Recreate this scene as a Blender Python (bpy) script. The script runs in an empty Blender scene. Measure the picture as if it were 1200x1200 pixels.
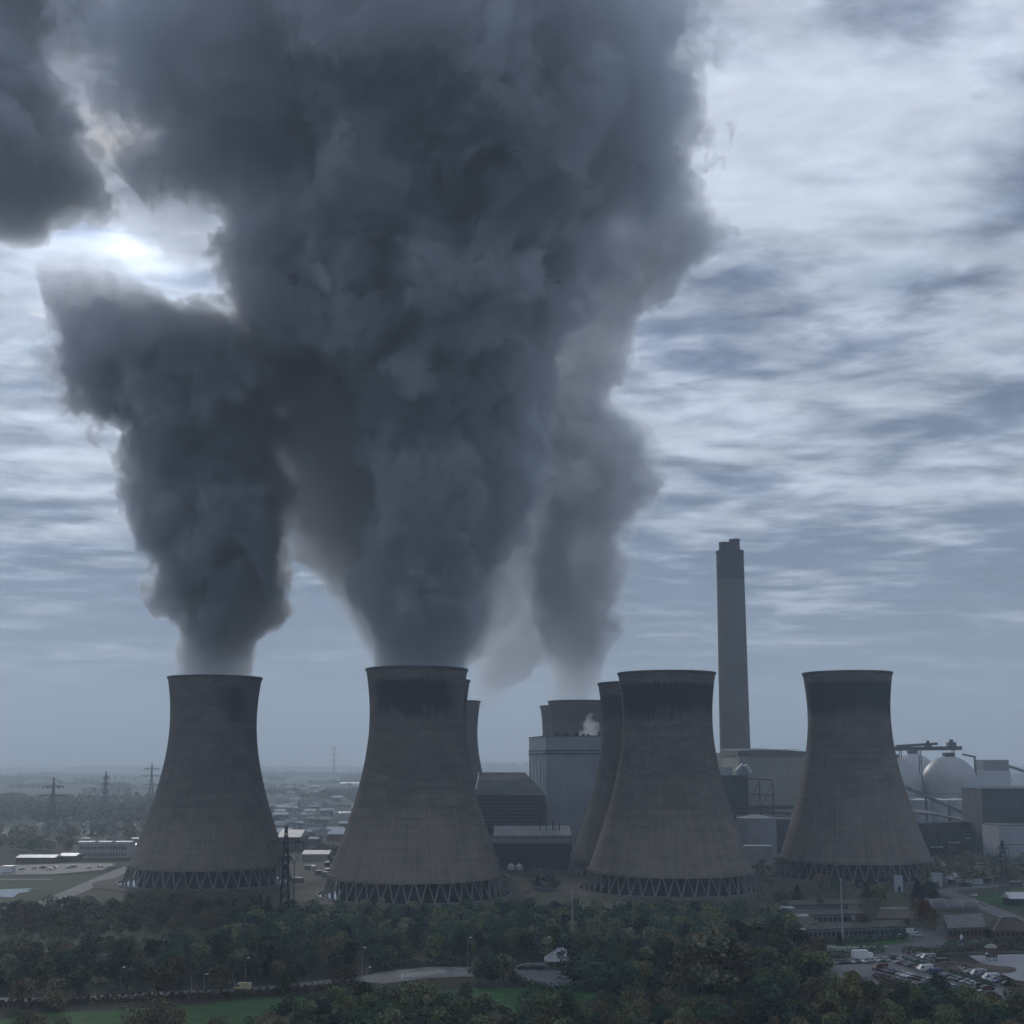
import bpy, bmesh, math, random
import numpy as np
from mathutils import Vector, Matrix, noise as mnoise

R = math.radians
PI = math.pi
rnd = random.Random(7)
scene = bpy.context.scene
COL = scene.collection

# ------------------------------------------------------------------ camera
CAM_H = 68.0
PITCH = R(8.9)
F_PX, C_ROW = 1500.0, 655.0          # focal length and principal row, in pixels of the 1200 px photograph
cam_data = bpy.data.cameras.new('camera')
cam = bpy.data.objects.new('camera', cam_data)
COL.objects.link(cam)
cam.location = (0, 0, CAM_H)
cam.rotation_euler = (R(90) + PITCH, 0, 0)
cam_data.lens = 36.0 * F_PX / 1200.0
cam_data.sensor_width = 36.0
cam_data.shift_y = (C_ROW - 600.0) / 1200.0
cam_data.clip_start = 1.0
cam_data.clip_end = 60000.0
scene.camera = cam

# ------------------------------------------------------------------ world (overcast sky with broken cloud)
SUN_AZ, SUN_EL = R(-15.6), R(21.8)    # azimuth from +Y towards +X
SUN_DIR = Vector((math.sin(SUN_AZ) * math.cos(SUN_EL), math.cos(SUN_AZ) * math.cos(SUN_EL), math.sin(SUN_EL)))


class Nodes:
    """Small helper for building node trees."""
    def __init__(self, tree):
        self.t = tree
        self.n = tree.nodes
        self.l = tree.links

    def add(self, kind, **kw):
        nd = self.n.new(kind)
        for k, v in kw.items():
            setattr(nd, k, v)
        return nd

    def put(self, sock, v):
        if isinstance(v, bpy.types.NodeSocket):
            self.l.new(v, sock)
        elif v is not None:
            sock.default_value = v

    def math(self, op, a, b=None, c=None, clamp=False):
        nd = self.n.new('ShaderNodeMath')
        nd.operation = op
        nd.use_clamp = clamp
        self.put(nd.inputs[0], a)
        if b is not None:
            self.put(nd.inputs[1], b)
        if c is not None:
            self.put(nd.inputs[2], c)
        return nd.outputs[0]

    def vmath(self, op, a, b=None, scale=None):
        nd = self.n.new('ShaderNodeVectorMath')
        nd.operation = op
        self.put(nd.inputs[0], a)
        if b is not None:
            self.put(nd.inputs[1], b)
        if scale is not None:
            self.put(nd.inputs['Scale'], scale)
        return nd.outputs['Value'] if op in ('DOT_PRODUCT', 'LENGTH', 'DISTANCE') else nd.outputs[0]

    def mix(self, f, a, b, blend='MIX'):
        nd = self.n.new('ShaderNodeMix')
        nd.data_type = 'RGBA'
        nd.blend_type = blend
        nd.clamp_factor = True
        self.put(nd.inputs[0], f)
        self.put(nd.inputs[6], a if not isinstance(a, tuple) or len(a) == 4 else (*a, 1))
        self.put(nd.inputs[7], b if not isinstance(b, tuple) or len(b) == 4 else (*b, 1))
        return nd.outputs[2]

    def rng(self, v, a, b, c=0.0, d=1.0, smooth=True):
        nd = self.n.new('ShaderNodeMapRange')
        nd.interpolation_type = 'SMOOTHSTEP' if smooth else 'LINEAR'
        self.put(nd.inputs[0], v)
        for i, x in enumerate((a, b, c, d)):
            self.put(nd.inputs[i + 1], x)
        return nd.outputs[0]

    def noise(self, vec, scale, detail=4, rough=0.55, dist=0.0, dims='3D'):
        nd = self.n.new('ShaderNodeTexNoise')
        nd.noise_dimensions = dims
        self.put(nd.inputs['Vector'], vec)
        nd.inputs['Scale'].default_value = scale
        nd.inputs['Detail'].default_value = detail
        nd.inputs['Roughness'].default_value = rough
        nd.inputs['Distortion'].default_value = dist
        return nd.outputs[0]

    def sep(self, v):
        nd = self.n.new('ShaderNodeSeparateXYZ')
        self.put(nd.inputs[0], v)
        return nd.outputs

    def comb(self, x, y, z):
        nd = self.n.new('ShaderNodeCombineXYZ')
        for i, v in enumerate((x, y, z)):
            self.put(nd.inputs[i], v)
        return nd.outputs[0]


def build_world():
    w = bpy.data.worlds.new('World')
    scene.world = w
    w.use_nodes = True
    N = Nodes(w.node_tree)
    N.n.clear()
    d = N.add('ShaderNodeTexCoord').outputs['Generated']
    x, y, z = N.sep(d)
    zc = N.math('MAXIMUM', z, 0.0)
    den = N.math('ADD', zc, 0.055)
    u = N.math('DIVIDE', x, den)
    v = N.math('DIVIDE', y, den)
    uv = N.comb(u, v, 0.0)
    big = N.noise(uv, 1.15, 3, 0.5, 0.5)
    uv2 = N.comb(N.math('MULTIPLY', u, 0.95), N.math('MULTIPLY', v, 1.2), 3.7)
    mid = N.noise(N.vmath('ADD', uv2, (7.0, 3.0, 1.0)), 6.2, 6, 0.56, 0.2)
    fine = N.noise(uv2, 2.3, 9, 0.56, 0.3)
    c = N.math('ADD', N.math('MULTIPLY', big, 0.30), N.math('ADD', N.math('MULTIPLY', fine, 0.52), N.math('MULTIPLY', mid, 0.22)))
    bank = N.math('MULTIPLY', N.rng(z, 0.02, 0.075), N.rng(z, 0.24, 0.11))      # the deck closes up far away
    c = N.math('ADD', c, N.math('MULTIPLY', bank, 0.085))
    thick = N.rng(c, 0.425, 0.635)                     # 0 = thin bright veil, 1 = thick grey cloud
    # light that comes through the cloud, brighter round the hidden sun
    g = N.vmath('DOT_PRODUCT', d, tuple(SUN_DIR))
    g = N.math('MAXIMUM', g, 0.0)
    glow_w = N.math('POWER', g, 6.0)
    glow_n = N.math('POWER', g, 230.0)
    lit = N.math('ADD', N.math('ADD', 1.0, N.math('MULTIPLY', glow_w, 0.35)), N.math('MULTIPLY', glow_n, 0.85))
    cl = N.mix(thick, (0.60, 0.665, 0.77), (0.100, 0.142, 0.232))
    tone = N.noise(N.vmath('ADD', uv2, (2.0, 9.0, 4.0)), 3.6, 7, 0.6, 0.2)
    lit = N.math('MULTIPLY', lit, N.rng(tone, 0.30, 0.70, 0.74, 1.10))
    cl = N.vmath('SCALE', cl, scale=N.math('MULTIPLY', lit, 10.0))
    # blue holes
    hole = N.noise(N.vmath('ADD', uv, (4.3, 1.7, 0.0)), 1.9, 6, 0.6, 0.3)
    hole = N.math('MULTIPLY', N.rng(hole, 0.60, 0.70), N.rng(z, 0.22, 0.40))
    sky = N.add('ShaderNodeTexSky')
    sky.sky_type = 'NISHITA'
    sky.sun_disc = False
    sky.sun_elevation = SUN_EL
    sky.sun_rotation = SUN_AZ
    sky.air_density = 1.0
    sky.dust_density = 1.0
    col = N.mix(N.math('MULTIPLY', hole, 0.75), cl, sky.outputs[0])
    # murk low over the horizon
    low = N.math('POWER', 2.718, N.math('MULTIPLY', N.math('POWER', zc, 1.3), -50.0))
    col = N.mix(N.math('MULTIPLY', low, 0.95), col, (3.7, 4.05, 4.75, 1))
    bg = N.add('ShaderNodeBackground')
    N.put(bg.inputs[0], col)
    bg.inputs[1].default_value = 0.1
    out = N.add('ShaderNodeOutputWorld')
    N.l.new(bg.outputs[0], out.inputs[0])


build_world()

# ------------------------------------------------------------------ sun behind the cloud
sun_data = bpy.data.lights.new('sun', 'SUN')
sun_data.energy = 1.5
sun_data.angle = R(12)
sun_data.color = (1.0, 0.95, 0.88)
sun = bpy.data.objects.new('sun', sun_data)
COL.objects.link(sun)
sun.rotation_euler = (-SUN_DIR).to_track_quat('-Z', 'Y').to_euler()

# ------------------------------------------------------------------ render settings
scene.render.engine = 'CYCLES'
scene.view_settings.view_transform = 'Standard'
scene.view_settings.look = 'None'
scene.view_settings.gamma = 1.0
scene.view_settings.use_curve_mapping = False
scene.view_settings.exposure = 0.22
cy = scene.cycles
cy.use_denoising = True
try:
    cy.denoiser = 'OPENIMAGEDENOISE'
    cy.denoising_input_passes = 'RGB_ALBEDO_NORMAL'
except Exception:
    pass
cy.max_bounces = 4
cy.diffuse_bounces = 2
cy.glossy_bounces = 2
cy.transmission_bounces = 2
cy.volume_bounces = 2
cy.transparent_max_bounces = 24
cy.volume_step_rate = 0.19
cy.volume_max_steps = 256
cy.use_adaptive_sampling = True
cy.adaptive_threshold = 0.045
cy.adaptive_min_samples = 16
cy.caustics_reflective = False
cy.caustics_refractive = False

# ------------------------------------------------------------------ pixel helpers (a photo pixel and a distance give a real place)
_c, _s = math.cos(PITCH), math.sin(PITCH)


def ray(px, row):
    a = (px - 600.0) / F_PX
    b = (C_ROW - row) / F_PX
    return a, _c - b * _s, _s + b * _c


def G(px, row, z=0.0):
    """Where the ground (height z) lies under a photo pixel."""
    a, b, c = ray(px, row)
    t = (z - CAM_H) / c
    return Vector((a * t, b * t, z))


def W(px, row, y):
    """The point at distance y (world Y) on a photo pixel's ray."""
    a, b, c = ray(px, row)
    t = y / b
    return Vector((a * t, y, CAM_H + c * t))


# ------------------------------------------------------------------ mesh helpers
class MB:
    """Collects shapes, then links them as ONE mesh object."""
    def __init__(self):
        self.v = []
        self.f = []
        self.m = []
        self.cur = 0

    def add(self, vs, fs):
        o = len(self.v)
        self.v.extend(vs)
        for f in fs:
            self.f.append(tuple(i + o for i in f))
            self.m.append(self.cur)

    def box(self, x0, x1, y0, y1, z0, z1):
        self.add([(x0, y0, z0), (x1, y0, z0), (x1, y1, z0), (x0, y1, z0),
                  (x0, y0, z1), (x1, y0, z1), (x1, y1, z1), (x0, y1, z1)],
                 [(0, 3, 2, 1), (4, 5, 6, 7), (0, 1, 5, 4), (1, 2, 6, 5), (2, 3, 7, 6), (3, 0, 4, 7)])
        return self

    def prism(self, pts, z0, z1):
        n = len(pts)
        self.add([(p[0], p[1], z0) for p in pts] + [(p[0], p[1], z1) for p in pts],
                 [tuple(range(n - 1, -1, -1)), tuple(range(n, 2 * n))] +
                 [(i, (i + 1) % n, n + (i + 1) % n, n + i) for i in range(n)])
        return self

    def bar(self, a, b, r, n=4, r2=None):
        a, b = Vector(a), Vector(b)
        r2 = r if r2 is None else r2
        d = (b - a)
        if d.length < 1e-6:
            return self
        d.normalize()
        up = Vector((0, 0, 1)) if abs(d.z) < 0.95 else Vector((1, 0, 0))
        u = d.cross(up).normalized()
        w = d.cross(u).normalized()
        vs = []
        for p, rr in ((a, r), (b, r2)):
            for k in range(n):
                an = 2 * PI * (k + 0.5) / n
                vs.append(tuple(p + (u * math.cos(an) + w * math.sin(an)) * rr))
        self.add(vs, [tuple(range(n - 1, -1, -1)), tuple(range(n, 2 * n))] +
                 [(k, (k + 1) % n, n + (k + 1) % n, n + k) for k in range(n)])
        return self

    def lathe(self, prof, n=48, x=0.0, y=0.0, cap0=False, cap1=False):
        vs, fs = [], []
        for (r, z) in prof:
            for k in range(n):
                an = 2 * PI * k / n
                vs.append((x + r * math.cos(an), y + r * math.sin(an), z))
        for i in range(len(prof) - 1):
            for k in range(n):
                k2 = (k + 1) % n
                fs.append((i * n + k, i * n + k2, (i + 1) * n + k2, (i + 1) * n + k))
        if cap0:
            fs.append(tuple(range(n - 1, -1, -1)))
        if cap1:
            fs.append(tuple(range((len(prof) - 1) * n, len(prof) * n)))
        self.add(vs, fs)
        return self

    def mesh(self, name, mats, smooth=False):
        me = bpy.data.meshes.new(name)
        me.from_pydata(self.v, [], self.f)
        if not isinstance(mats, (list, tuple)):
            mats = [mats]
        for m in mats:
            me.materials.append(m)
        if len(mats) > 1:
            me.polygons.foreach_set('material_index', self.m)
        if smooth:
            me.polygons.foreach_set('use_smooth', [True] * len(me.polygons))
        me.update()
        return me

    def obj(self, name, mats, parent=None, smooth=False):
        return link(name, self.mesh(name, mats, smooth), parent)


def link(name, me, parent=None):
    o = bpy.data.objects.new(name, me)
    COL.objects.link(o)
    if parent is not None:
        o.parent = parent
    return o


def thing(name, label, cat, loc=(0, 0, 0), rz=0.0, group=None):
    o = bpy.data.objects.new(name, None)
    o.empty_display_size = 1.0
    COL.objects.link(o)
    o.location = loc
    o.rotation_euler = (0, 0, rz)
    return tag(o, label, cat, group)


def tag(o, label, cat, group=None, kind=None):
    o['label'] = label
    o['category'] = cat
    if group:
        o['group'] = group
    if kind:
        o['kind'] = kind
    return o


def structure(o):
    o['kind'] = 'structure'
    return o


def copy_tree(o, parent=None):
    c = o.copy()
    COL.objects.link(c)
    if parent is not None:
        c.parent = parent
    for ch in o.children:
        copy_tree(ch, c)
    return c


# ------------------------------------------------------------------ materials
def mat(name, col, rough=0.8, var=0.25, scale=0.3, metal=0.0, bump=0.0, spec=0.3, tint=None, coords='Object'):
    m = bpy.data.materials.new(name)
    m.use_nodes = True
    N = Nodes(m.node_tree)
    b = N.n['Principled BSDF']
    tc = N.add('ShaderNodeTexCoord').outputs[coords]
    nz = N.noise(tc, scale, 5, 0.6)
    lo = tuple(c * (1 - var) for c in col)
    hi = tuple(min(1, c * (1 + var)) for c in (tint or col))
    N.put(b.inputs['Base Color'], N.mix(N.rng(nz, 0.3, 0.7), lo, hi))
    b.inputs['Roughness'].default_value = rough
    b.inputs['Metallic'].default_value = metal
    b.inputs['Specular IOR Level'].default_value = spec
    if bump:
        bp = N.add('ShaderNodeBump')
        bp.inputs['Distance'].default_value = bump
        bp.inputs['Strength'].default_value = 0.6
        N.put(bp.inputs['Height'], N.noise(tc, scale * 6, 3, 0.6))
        N.l.new(bp.outputs[0], b.inputs['Normal'])
    return m


CONCRETE = (0.176, 0.154, 0.140)


def tower_material(name, seed, stain, base=CONCRETE):
    """Cooling tower concrete: lift joints, meridian ribs, run-off streaks and an algae stain (angle, half width, top z, bottom z, strength)."""
    m = bpy.data.materials.new(name)
    m.use_nodes = True
    N = Nodes(m.node_tree)
    b = N.n['Principled BSDF']
    tc = N.add('ShaderNodeTexCoord').outputs['Object']
    x, y, z = N.sep(tc)
    ang = N.math('ARCTAN2', y, x)
    sx = N.comb(N.math('MULTIPLY', N.math('COSINE', ang), 1.0), N.math('SINE', ang), seed * 3.1)
    cyl = N.comb(N.math('MULTIPLY', N.math('COSINE', ang), 30.0), N.math('MULTIPLY', N.math('SINE', ang), 30.0), N.math('MULTIPLY', z, 0.03))
    streak = N.noise(N.vmath('ADD', cyl, (seed, seed * 2, 0)), 0.9, 5, 0.65)
    mott = N.noise(N.vmath('ADD', tc, (seed * 7, 0, 0)), 0.06, 6, 0.62)
    grain = N.noise(tc, 0.9, 3, 0.7)
    lo = tuple(c * 0.56 for c in base)
    hi = (base[0] * 1.32, base[1] * 1.27, base[2] * 1.25)
    lift = N.add('ShaderNodeTexWhiteNoise', noise_dimensions='3D')
    N.put(lift.inputs['Vector'], N.comb(N.math('FLOOR', N.math('DIVIDE', z, 1.83)), N.math('FLOOR', N.math('MULTIPLY', ang, 22 / (2 * PI))), seed))
    lift2 = N.noise(N.comb(seed, 0.0, N.math('FLOOR', N.math('DIVIDE', z, 1.83))), 0.71, 2, 0.7)
    lifts = N.math('ADD', N.math('MULTIPLY', lift.outputs['Value'], 0.35), N.math('MULTIPLY', lift2, 0.65))
    f = N.math('ADD', N.math('MULTIPLY', streak, N.rng(z, 20.0, 70.0, 0.30, 0.12)), N.math('ADD', N.math('MULTIPLY', mott, 0.36), N.math('ADD', N.math('MULTIPLY', grain, 0.22), N.math('MULTIPLY', lifts, 0.20))))
    col = N.mix(N.rng(f, 0.36, 0.66), lo, hi)
    # pale and reddish run-off lower down
    low = N.rng(z, 55.0, 8.0)
    warm = N.noise(N.vmath('ADD', cyl, (seed * 5, 1.0, 4.0)), 0.35, 4, 0.6)
    col = N.mix(N.math('MULTIPLY', N.math('MULTIPLY', low, N.rng(warm, 0.42, 0.65)), 0.45), col, (0.26, 0.195, 0.165, 1))
    # weathering that gets darker towards the top rim
    # lift joints and ribs
    ring = N.math('ABSOLUTE', N.math('SUBTRACT', N.math('FRACT', N.math('DIVIDE', z, 1.83)), 0.5))
    ring = N.rng(ring, 0.06, 0.0)
    rib = N.math('ABSOLUTE', N.math('SUBTRACT', N.math('FRACT', N.math('MULTIPLY', ang, 88 / (2 * PI))), 0.5))
    rib = N.rng(rib, 0.10, 0.0)
    lines = N.math('MAXIMUM', ring, N.math('MULTIPLY', rib, 0.8))
    col = N.mix(N.math('MULTIPLY', lines, 0.48), col, tuple(c * 0.40 for c in base))
    # algae stain with ragged run-off
    ca, hw, zt, zb, st = stain
    da = N.math('SUBTRACT', ang, ca)
    da = N.math('ABSOLUTE', N.math('ARCTAN2', N.math('SINE', da), N.math('COSINE', da)))
    rag = N.math('MULTIPLY', N.math('SUBTRACT', streak, 0.5), 17.0)
    big = N.math('MULTIPLY', N.math('SUBTRACT', mott, 0.5), 26.0)
    zz = N.math('ADD', z, N.math('ADD', rag, big))
    s1 = N.rng(zz, zb - 3.5, zb + 5.0)
    s2 = N.rng(N.math('ADD', z, N.math('MULTIPLY', rag, 0.35)), zt + 1.2, zt - 1.6)
    s3 = N.rng(N.math('ADD', da, N.math('MULTIPLY', N.math('SUBTRACT', mott, 0.5), 0.8)), hw + 0.12, hw - 0.22)
    s = N.math('MULTIPLY', N.math('MULTIPLY', s1, s2), N.math('MULTIPLY', s3, st))
    s = N.math('MULTIPLY', s, N.math('SUBTRACT', 1.0, N.math('MULTIPLY', lines, 0.22)))
    col = N.mix(s, col, (0.020, 0.024, 0.028, 1))
    N.put(b.inputs['Base Color'], col)
    b.inputs['Roughness'].default_value = 0.9
    b.inputs['Specular IOR Level'].default_value = 0.15
    bp = N.add('ShaderNodeBump')
    bp.inputs['Distance'].default_value = 0.25
    bp.inputs['Strength'].default_value = 0.5
    N.put(bp.inputs['Height'], N.math('SUBTRACT', N.math('MULTIPLY', grain, 0.4), lines))
    N.l.new(bp.outputs[0], b.inputs['Normal'])
    return m


M = {}
M['concrete'] = mat('plain_concrete', (0.17, 0.165, 0.155), 0.9, 0.3, 0.2)
M['leg'] = mat('leg_concrete', (0.17, 0.158, 0.142), 0.9, 0.25, 0.4)
M['rim'] = mat('rim_concrete', (0.07, 0.07, 0.068), 0.9, 0.3, 0.3)
M['pack'] = mat('tower_packing', (0.035, 0.037, 0.04), 0.9, 0.5, 0.6)
M['water'] = mat('pond_water', (0.015, 0.02, 0.022), 0.04, 0.2, 0.3, spec=0.6)
M['pond'] = mat('basin_kerb', (0.15, 0.145, 0.135), 0.85, 0.25, 0.3)

# ------------------------------------------------------------------ cooling towers
T_H, Z_SH = 114.5, 9.6
R_TH, Z_TH, K_HY = 24.2, 90.0, 0.206


def shell_r(z):
    return math.sqrt(R_TH * R_TH + (z - Z_TH) ** 2 * (K_HY if z < Z_TH else 0.19))


def leg_mesh(sgn):
    m = MB()
    a0, a1 = 0.0, sgn * PI / 44 * 0.93
    zt = Z_SH + 0.4
    r0, r1 = 46.3, shell_r(Z_SH) - 0.5
    m.bar((r0 * math.cos(a0), r0 * math.sin(a0), 0.2), (r1 * math.cos(a1), r1 * math.sin(a1), zt), 0.40, 6)
    return m.mesh('leg', M['leg'])


LEGS = [leg_mesh(1), leg_mesh(-1)]
_zs = [Z_SH + (T_H - Z_SH) * (i / 44.0) for i in range(45)]
_prof = [(shell_r(z), z) for z in _zs]
_inner = [(shell_r(z) - (0.9 if z < 16 else 0.45), z) for z in reversed(_zs)]


def cooling_tower(label, x, y, stain, seed, legs=True, group='concrete cooling towers'):
    t = thing('cooling_tower', label, 'cooling tower', (x, y, 0), 0, group)
    tm = tower_material('tower_concrete', seed, stain)
    prof = _prof + _inner + [_prof[0]]
    MB().lathe(prof, 128).obj('shell', tm, t, smooth=True)
    rt = shell_r(T_H)
    MB().lathe([(rt - 0.5, T_H + 0.02), (rt + 0.35, T_H + 0.02), (rt + 0.35, T_H - 0.75), (rt + 0.1, T_H - 1.3), (rt + 0.05, T_H - 1.3)], 128).obj('rim', M['rim'], t)
    rb = shell_r(Z_SH)
    MB().lathe([(rb + 0.03, Z_SH + 1.9), (rb + 0.55, Z_SH + 1.6), (rb + 0.75, Z_SH - 0.3), (rb - 1.2, Z_SH - 0.3)], 128).obj('lintel_ring', tm, t)
    if legs:
        for k in range(44):
            for s in (0, 1):
                o = link('leg', LEGS[s], t)
                o.rotation_euler = (0, 0, 2 * PI * k / 44)
    MB().lathe([(37.5, 0.3), (37.5, 8.4), (36.5, 9.0), (6, 9.0)], 72, cap1=True).obj('packing', M['pack'], t)
    MB().lathe([(49.6, 0.0), (49.6, 0.9), (48.6, 0.95), (48.6, 0.05)], 96).obj('basin', M['pond'], t)
    MB().lathe([(48.5, 0.4), (37.6, 0.4)], 96).obj('pond_water', M['water'], t)
    return t


A_F = -PI / 2      # facing the camera
TOWERS = {
    'T1': (-170.5, 737.0), 'T2': (-49.6, 669.0), 'T3': (84.2, 699.0), 'T4': (202.5, 775.0),
    'T5': (-51.5, 764.0), 'T6': (79.5, 793.0), 'F1': (-52.0, 1040.0), 'F2': (55.5, 1040.0), 'F3': (51.0, 1134.0),
}
cooling_tower('large cooling tower at the far left with one small dark stain near its rim', *TOWERS['T1'], (A_F + 0.74, 0.26, 107.5, 90.0, 0.97), 1.3)
cooling_tower('front cooling tower nearest the middle with a broad dark oval stain under the rim', *TOWERS['T2'], (A_F - 0.02, 0.95, 108.0, 91.0, 0.97), 2.1)
cooling_tower('steamless front cooling tower left of the tall chimney with a ragged dark stain', *TOWERS['T3'], (A_F, 1.5, 108.0, 91.5, 1.0), 3.7)
far_right = cooling_tower('steamless cooling tower right of the tall chimney, standing alone', *TOWERS['T4'], (A_F, 1.6, 108.5, 90.5, 1.0), 4.9)
far_right.scale = (1.0, 1.0, 1.045)
cooling_tower('cooling tower almost hidden behind the front tower with the oval stain', *TOWERS['T5'], (A_F, 1.5, 106.0, 88.0, 0.8), 5.2)
cooling_tower('cooling tower half hidden behind the steamless tower left of the chimney', *TOWERS['T6'], (A_F - 0.4, 1.2, 107.0, 93.0, 0.85), 6.6)
cooling_tower('pale distant cooling tower showing only its right flank beyond the louvred hall', *TOWERS['F1'], (A_F, 1.5, 107.0, 95.0, 0.25), 7.5, False)
cooling_tower('distant cooling tower rising behind the tall boiler house and steaming', *TOWERS['F2'], (A_F, 1.5, 107.0, 95.0, 0.2), 8.4, False)
cooling_tower('most distant cooling tower, a sliver of rim behind the boiler house', *TOWERS['F3'], (A_F, 1.5, 107.0, 95.0, 0.2), 9.1, False)

# ------------------------------------------------------------------ more materials
M['cladding'] = mat('grey_blue_cladding', (0.33, 0.36, 0.41), 0.7, 0.12, 0.05)
M['cladding_dark'] = mat('dark_cladding', (0.055, 0.062, 0.075), 0.7, 0.3, 0.1)
M['louvre'] = mat('louvre_metal', (0.12, 0.13, 0.15), 0.6, 0.25, 0.3)
M['hall_dark'] = mat('hall_wall', (0.035, 0.04, 0.05), 0.7, 0.3, 0.1)
M['roof_green'] = mat('mossy_felt_roof', (0.10, 0.105, 0.095), 0.9, 0.3, 0.06)
M['roof_pale'] = mat('pale_sheet_roof', (0.30, 0.31, 0.32), 0.55, 0.2, 0.1)
M['roof_white'] = mat('white_sheet_roof', (0.55, 0.57, 0.59), 0.45, 0.15, 0.1)
M['roof_grey'] = mat('grey_felt_roof', (0.12, 0.12, 0.125), 0.9, 0.3, 0.15)
M['roof_brown'] = mat('brown_felt_roof', (0.085, 0.065, 0.055), 0.9, 0.4, 0.15)
M['roof_moss'] = mat('mossy_grey_roof', (0.075, 0.075, 0.062), 0.95, 0.45, 0.2)
M['joint'] = mat('cladding_joint', (0.295, 0.325, 0.37), 0.7, 0.2, 0.2)
M['beige'] = mat('beige_cladding', (0.29, 0.285, 0.25), 0.7, 0.12, 0.04)
M['brick'] = mat('dull_brick', (0.13, 0.085, 0.07), 0.9, 0.25, 0.4)
M['render'] = mat('pale_render', (0.34, 0.34, 0.33), 0.9, 0.15, 0.2)
M['white'] = mat('white_paint', (0.72, 0.73, 0.74), 0.5, 0.08, 0.3)
M['steel'] = mat('dark_steelwork', (0.028, 0.030, 0.034), 0.6, 0.3, 0.3)
M['galv'] = mat('galvanised_steel', (0.26, 0.27, 0.28), 0.5, 0.2, 0.5, metal=0.3)
M['dome'] = mat('white_dome_membrane', (0.36, 0.375, 0.40), 0.5, 0.12, 0.06, spec=0.5)
M['tank'] = mat('tank_sheeting', (0.34, 0.36, 0.40), 0.5, 0.15, 0.2)
M['chimney'] = mat('chimney_concrete', (0.125, 0.118, 0.115), 0.9, 0.18, 0.03)
M['chimney_top'] = mat('sooty_concrete', (0.045, 0.05, 0.058), 0.9, 0.3, 0.08)
M['glass'] = mat('dark_glass', (0.02, 0.025, 0.03), 0.1, 0.2, 0.5, spec=0.6)
M['tyre'] = mat('tyre_rubber', (0.015, 0.015, 0.016), 0.9, 0.2, 1.0)
M['earth'] = mat('bare_earth', (0.085, 0.07, 0.055), 0.95, 0.35, 0.12)
M['wood_dark'] = mat('bark', (0.04, 0.033, 0.027), 0.95, 0.3, 0.8)


def ground_sheet_material(name, a, b, c=None, s1=0.03, s2=0.4, rough=0.95, spec=0.1):
    m = bpy.data.materials.new(name)
    m.use_nodes = True
    N = Nodes(m.node_tree)
    bs = N.n['Principled BSDF']
    p = N.add('ShaderNodeNewGeometry').outputs['Position']
    n1 = N.noise(p, s1, 6, 0.62, 0.6)
    n2 = N.noise(p, s2, 4, 0.65)
    col = N.mix(N.rng(N.math('ADD', N.math('MULTIPLY', n1, 0.65), N.math('MULTIPLY', n2, 0.35)), 0.38, 0.62), a, b)
    if c:
        n3 = N.noise(N.vmath('ADD', p, (133.0, 71.0, 0.0)), s1 * 1.7, 5, 0.6, 0.8)
        col = N.mix(N.rng(n3, 0.52, 0.64), col, c)
    N.put(bs.inputs['Base Color'], col)
    bs.inputs['Roughness'].default_value = rough
    bs.inputs['Specular IOR Level'].default_value = spec
    return m


M['tarmac'] = ground_sheet_material('worn_tarmac', (0.085, 0.087, 0.096), (0.14, 0.14, 0.15), None, 0.05, 0.6, 0.8, 0.2)
M['tarmac_pale'] = ground_sheet_material('pale_tarmac', (0.25, 0.25, 0.265), (0.33, 0.33, 0.345), (0.21, 0.21, 0.22), 0.05, 0.6, 0.75, 0.3)
M['lot'] = ground_sheet_material('car_park_tarmac', (0.115, 0.113, 0.117), (0.175, 0.17, 0.172), (0.085, 0.08, 0.076), 0.06, 0.7, 0.8, 0.2)
M['meadow'] = ground_sheet_material('meadow_grass', (0.020, 0.072, 0.025), (0.055, 0.130, 0.042), (0.062, 0.070, 0.032), 0.09, 1.1)
M['lawn'] = ground_sheet_material('rough_lawn', (0.035, 0.052, 0.026), (0.055, 0.068, 0.035), (0.075, 0.062, 0.045), 0.04, 0.6)
M['field'] = ground_sheet_material('pasture', (0.05, 0.07, 0.04), (0.075, 0.085, 0.05), None, 0.01, 0.2)
M['gravel'] = ground_sheet_material('gravel', (0.075, 0.073, 0.062), (0.11, 0.104, 0.092), (0.05, 0.055, 0.036), 0.05, 0.7)
M['yard'] = ground_sheet_material('scrubby_yard', (0.042, 0.050, 0.033), (0.075, 0.070, 0.052), (0.038, 0.054, 0.030), 0.035, 0.5)
M['track'] = ground_sheet_material('concrete_road', (0.20, 0.195, 0.19), (0.27, 0.265, 0.255), None, 0.05, 0.5)
M['floor'] = ground_sheet_material('woodland_floor', (0.018, 0.024, 0.014), (0.034, 0.034, 0.020), None, 0.06, 0.5)


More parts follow.
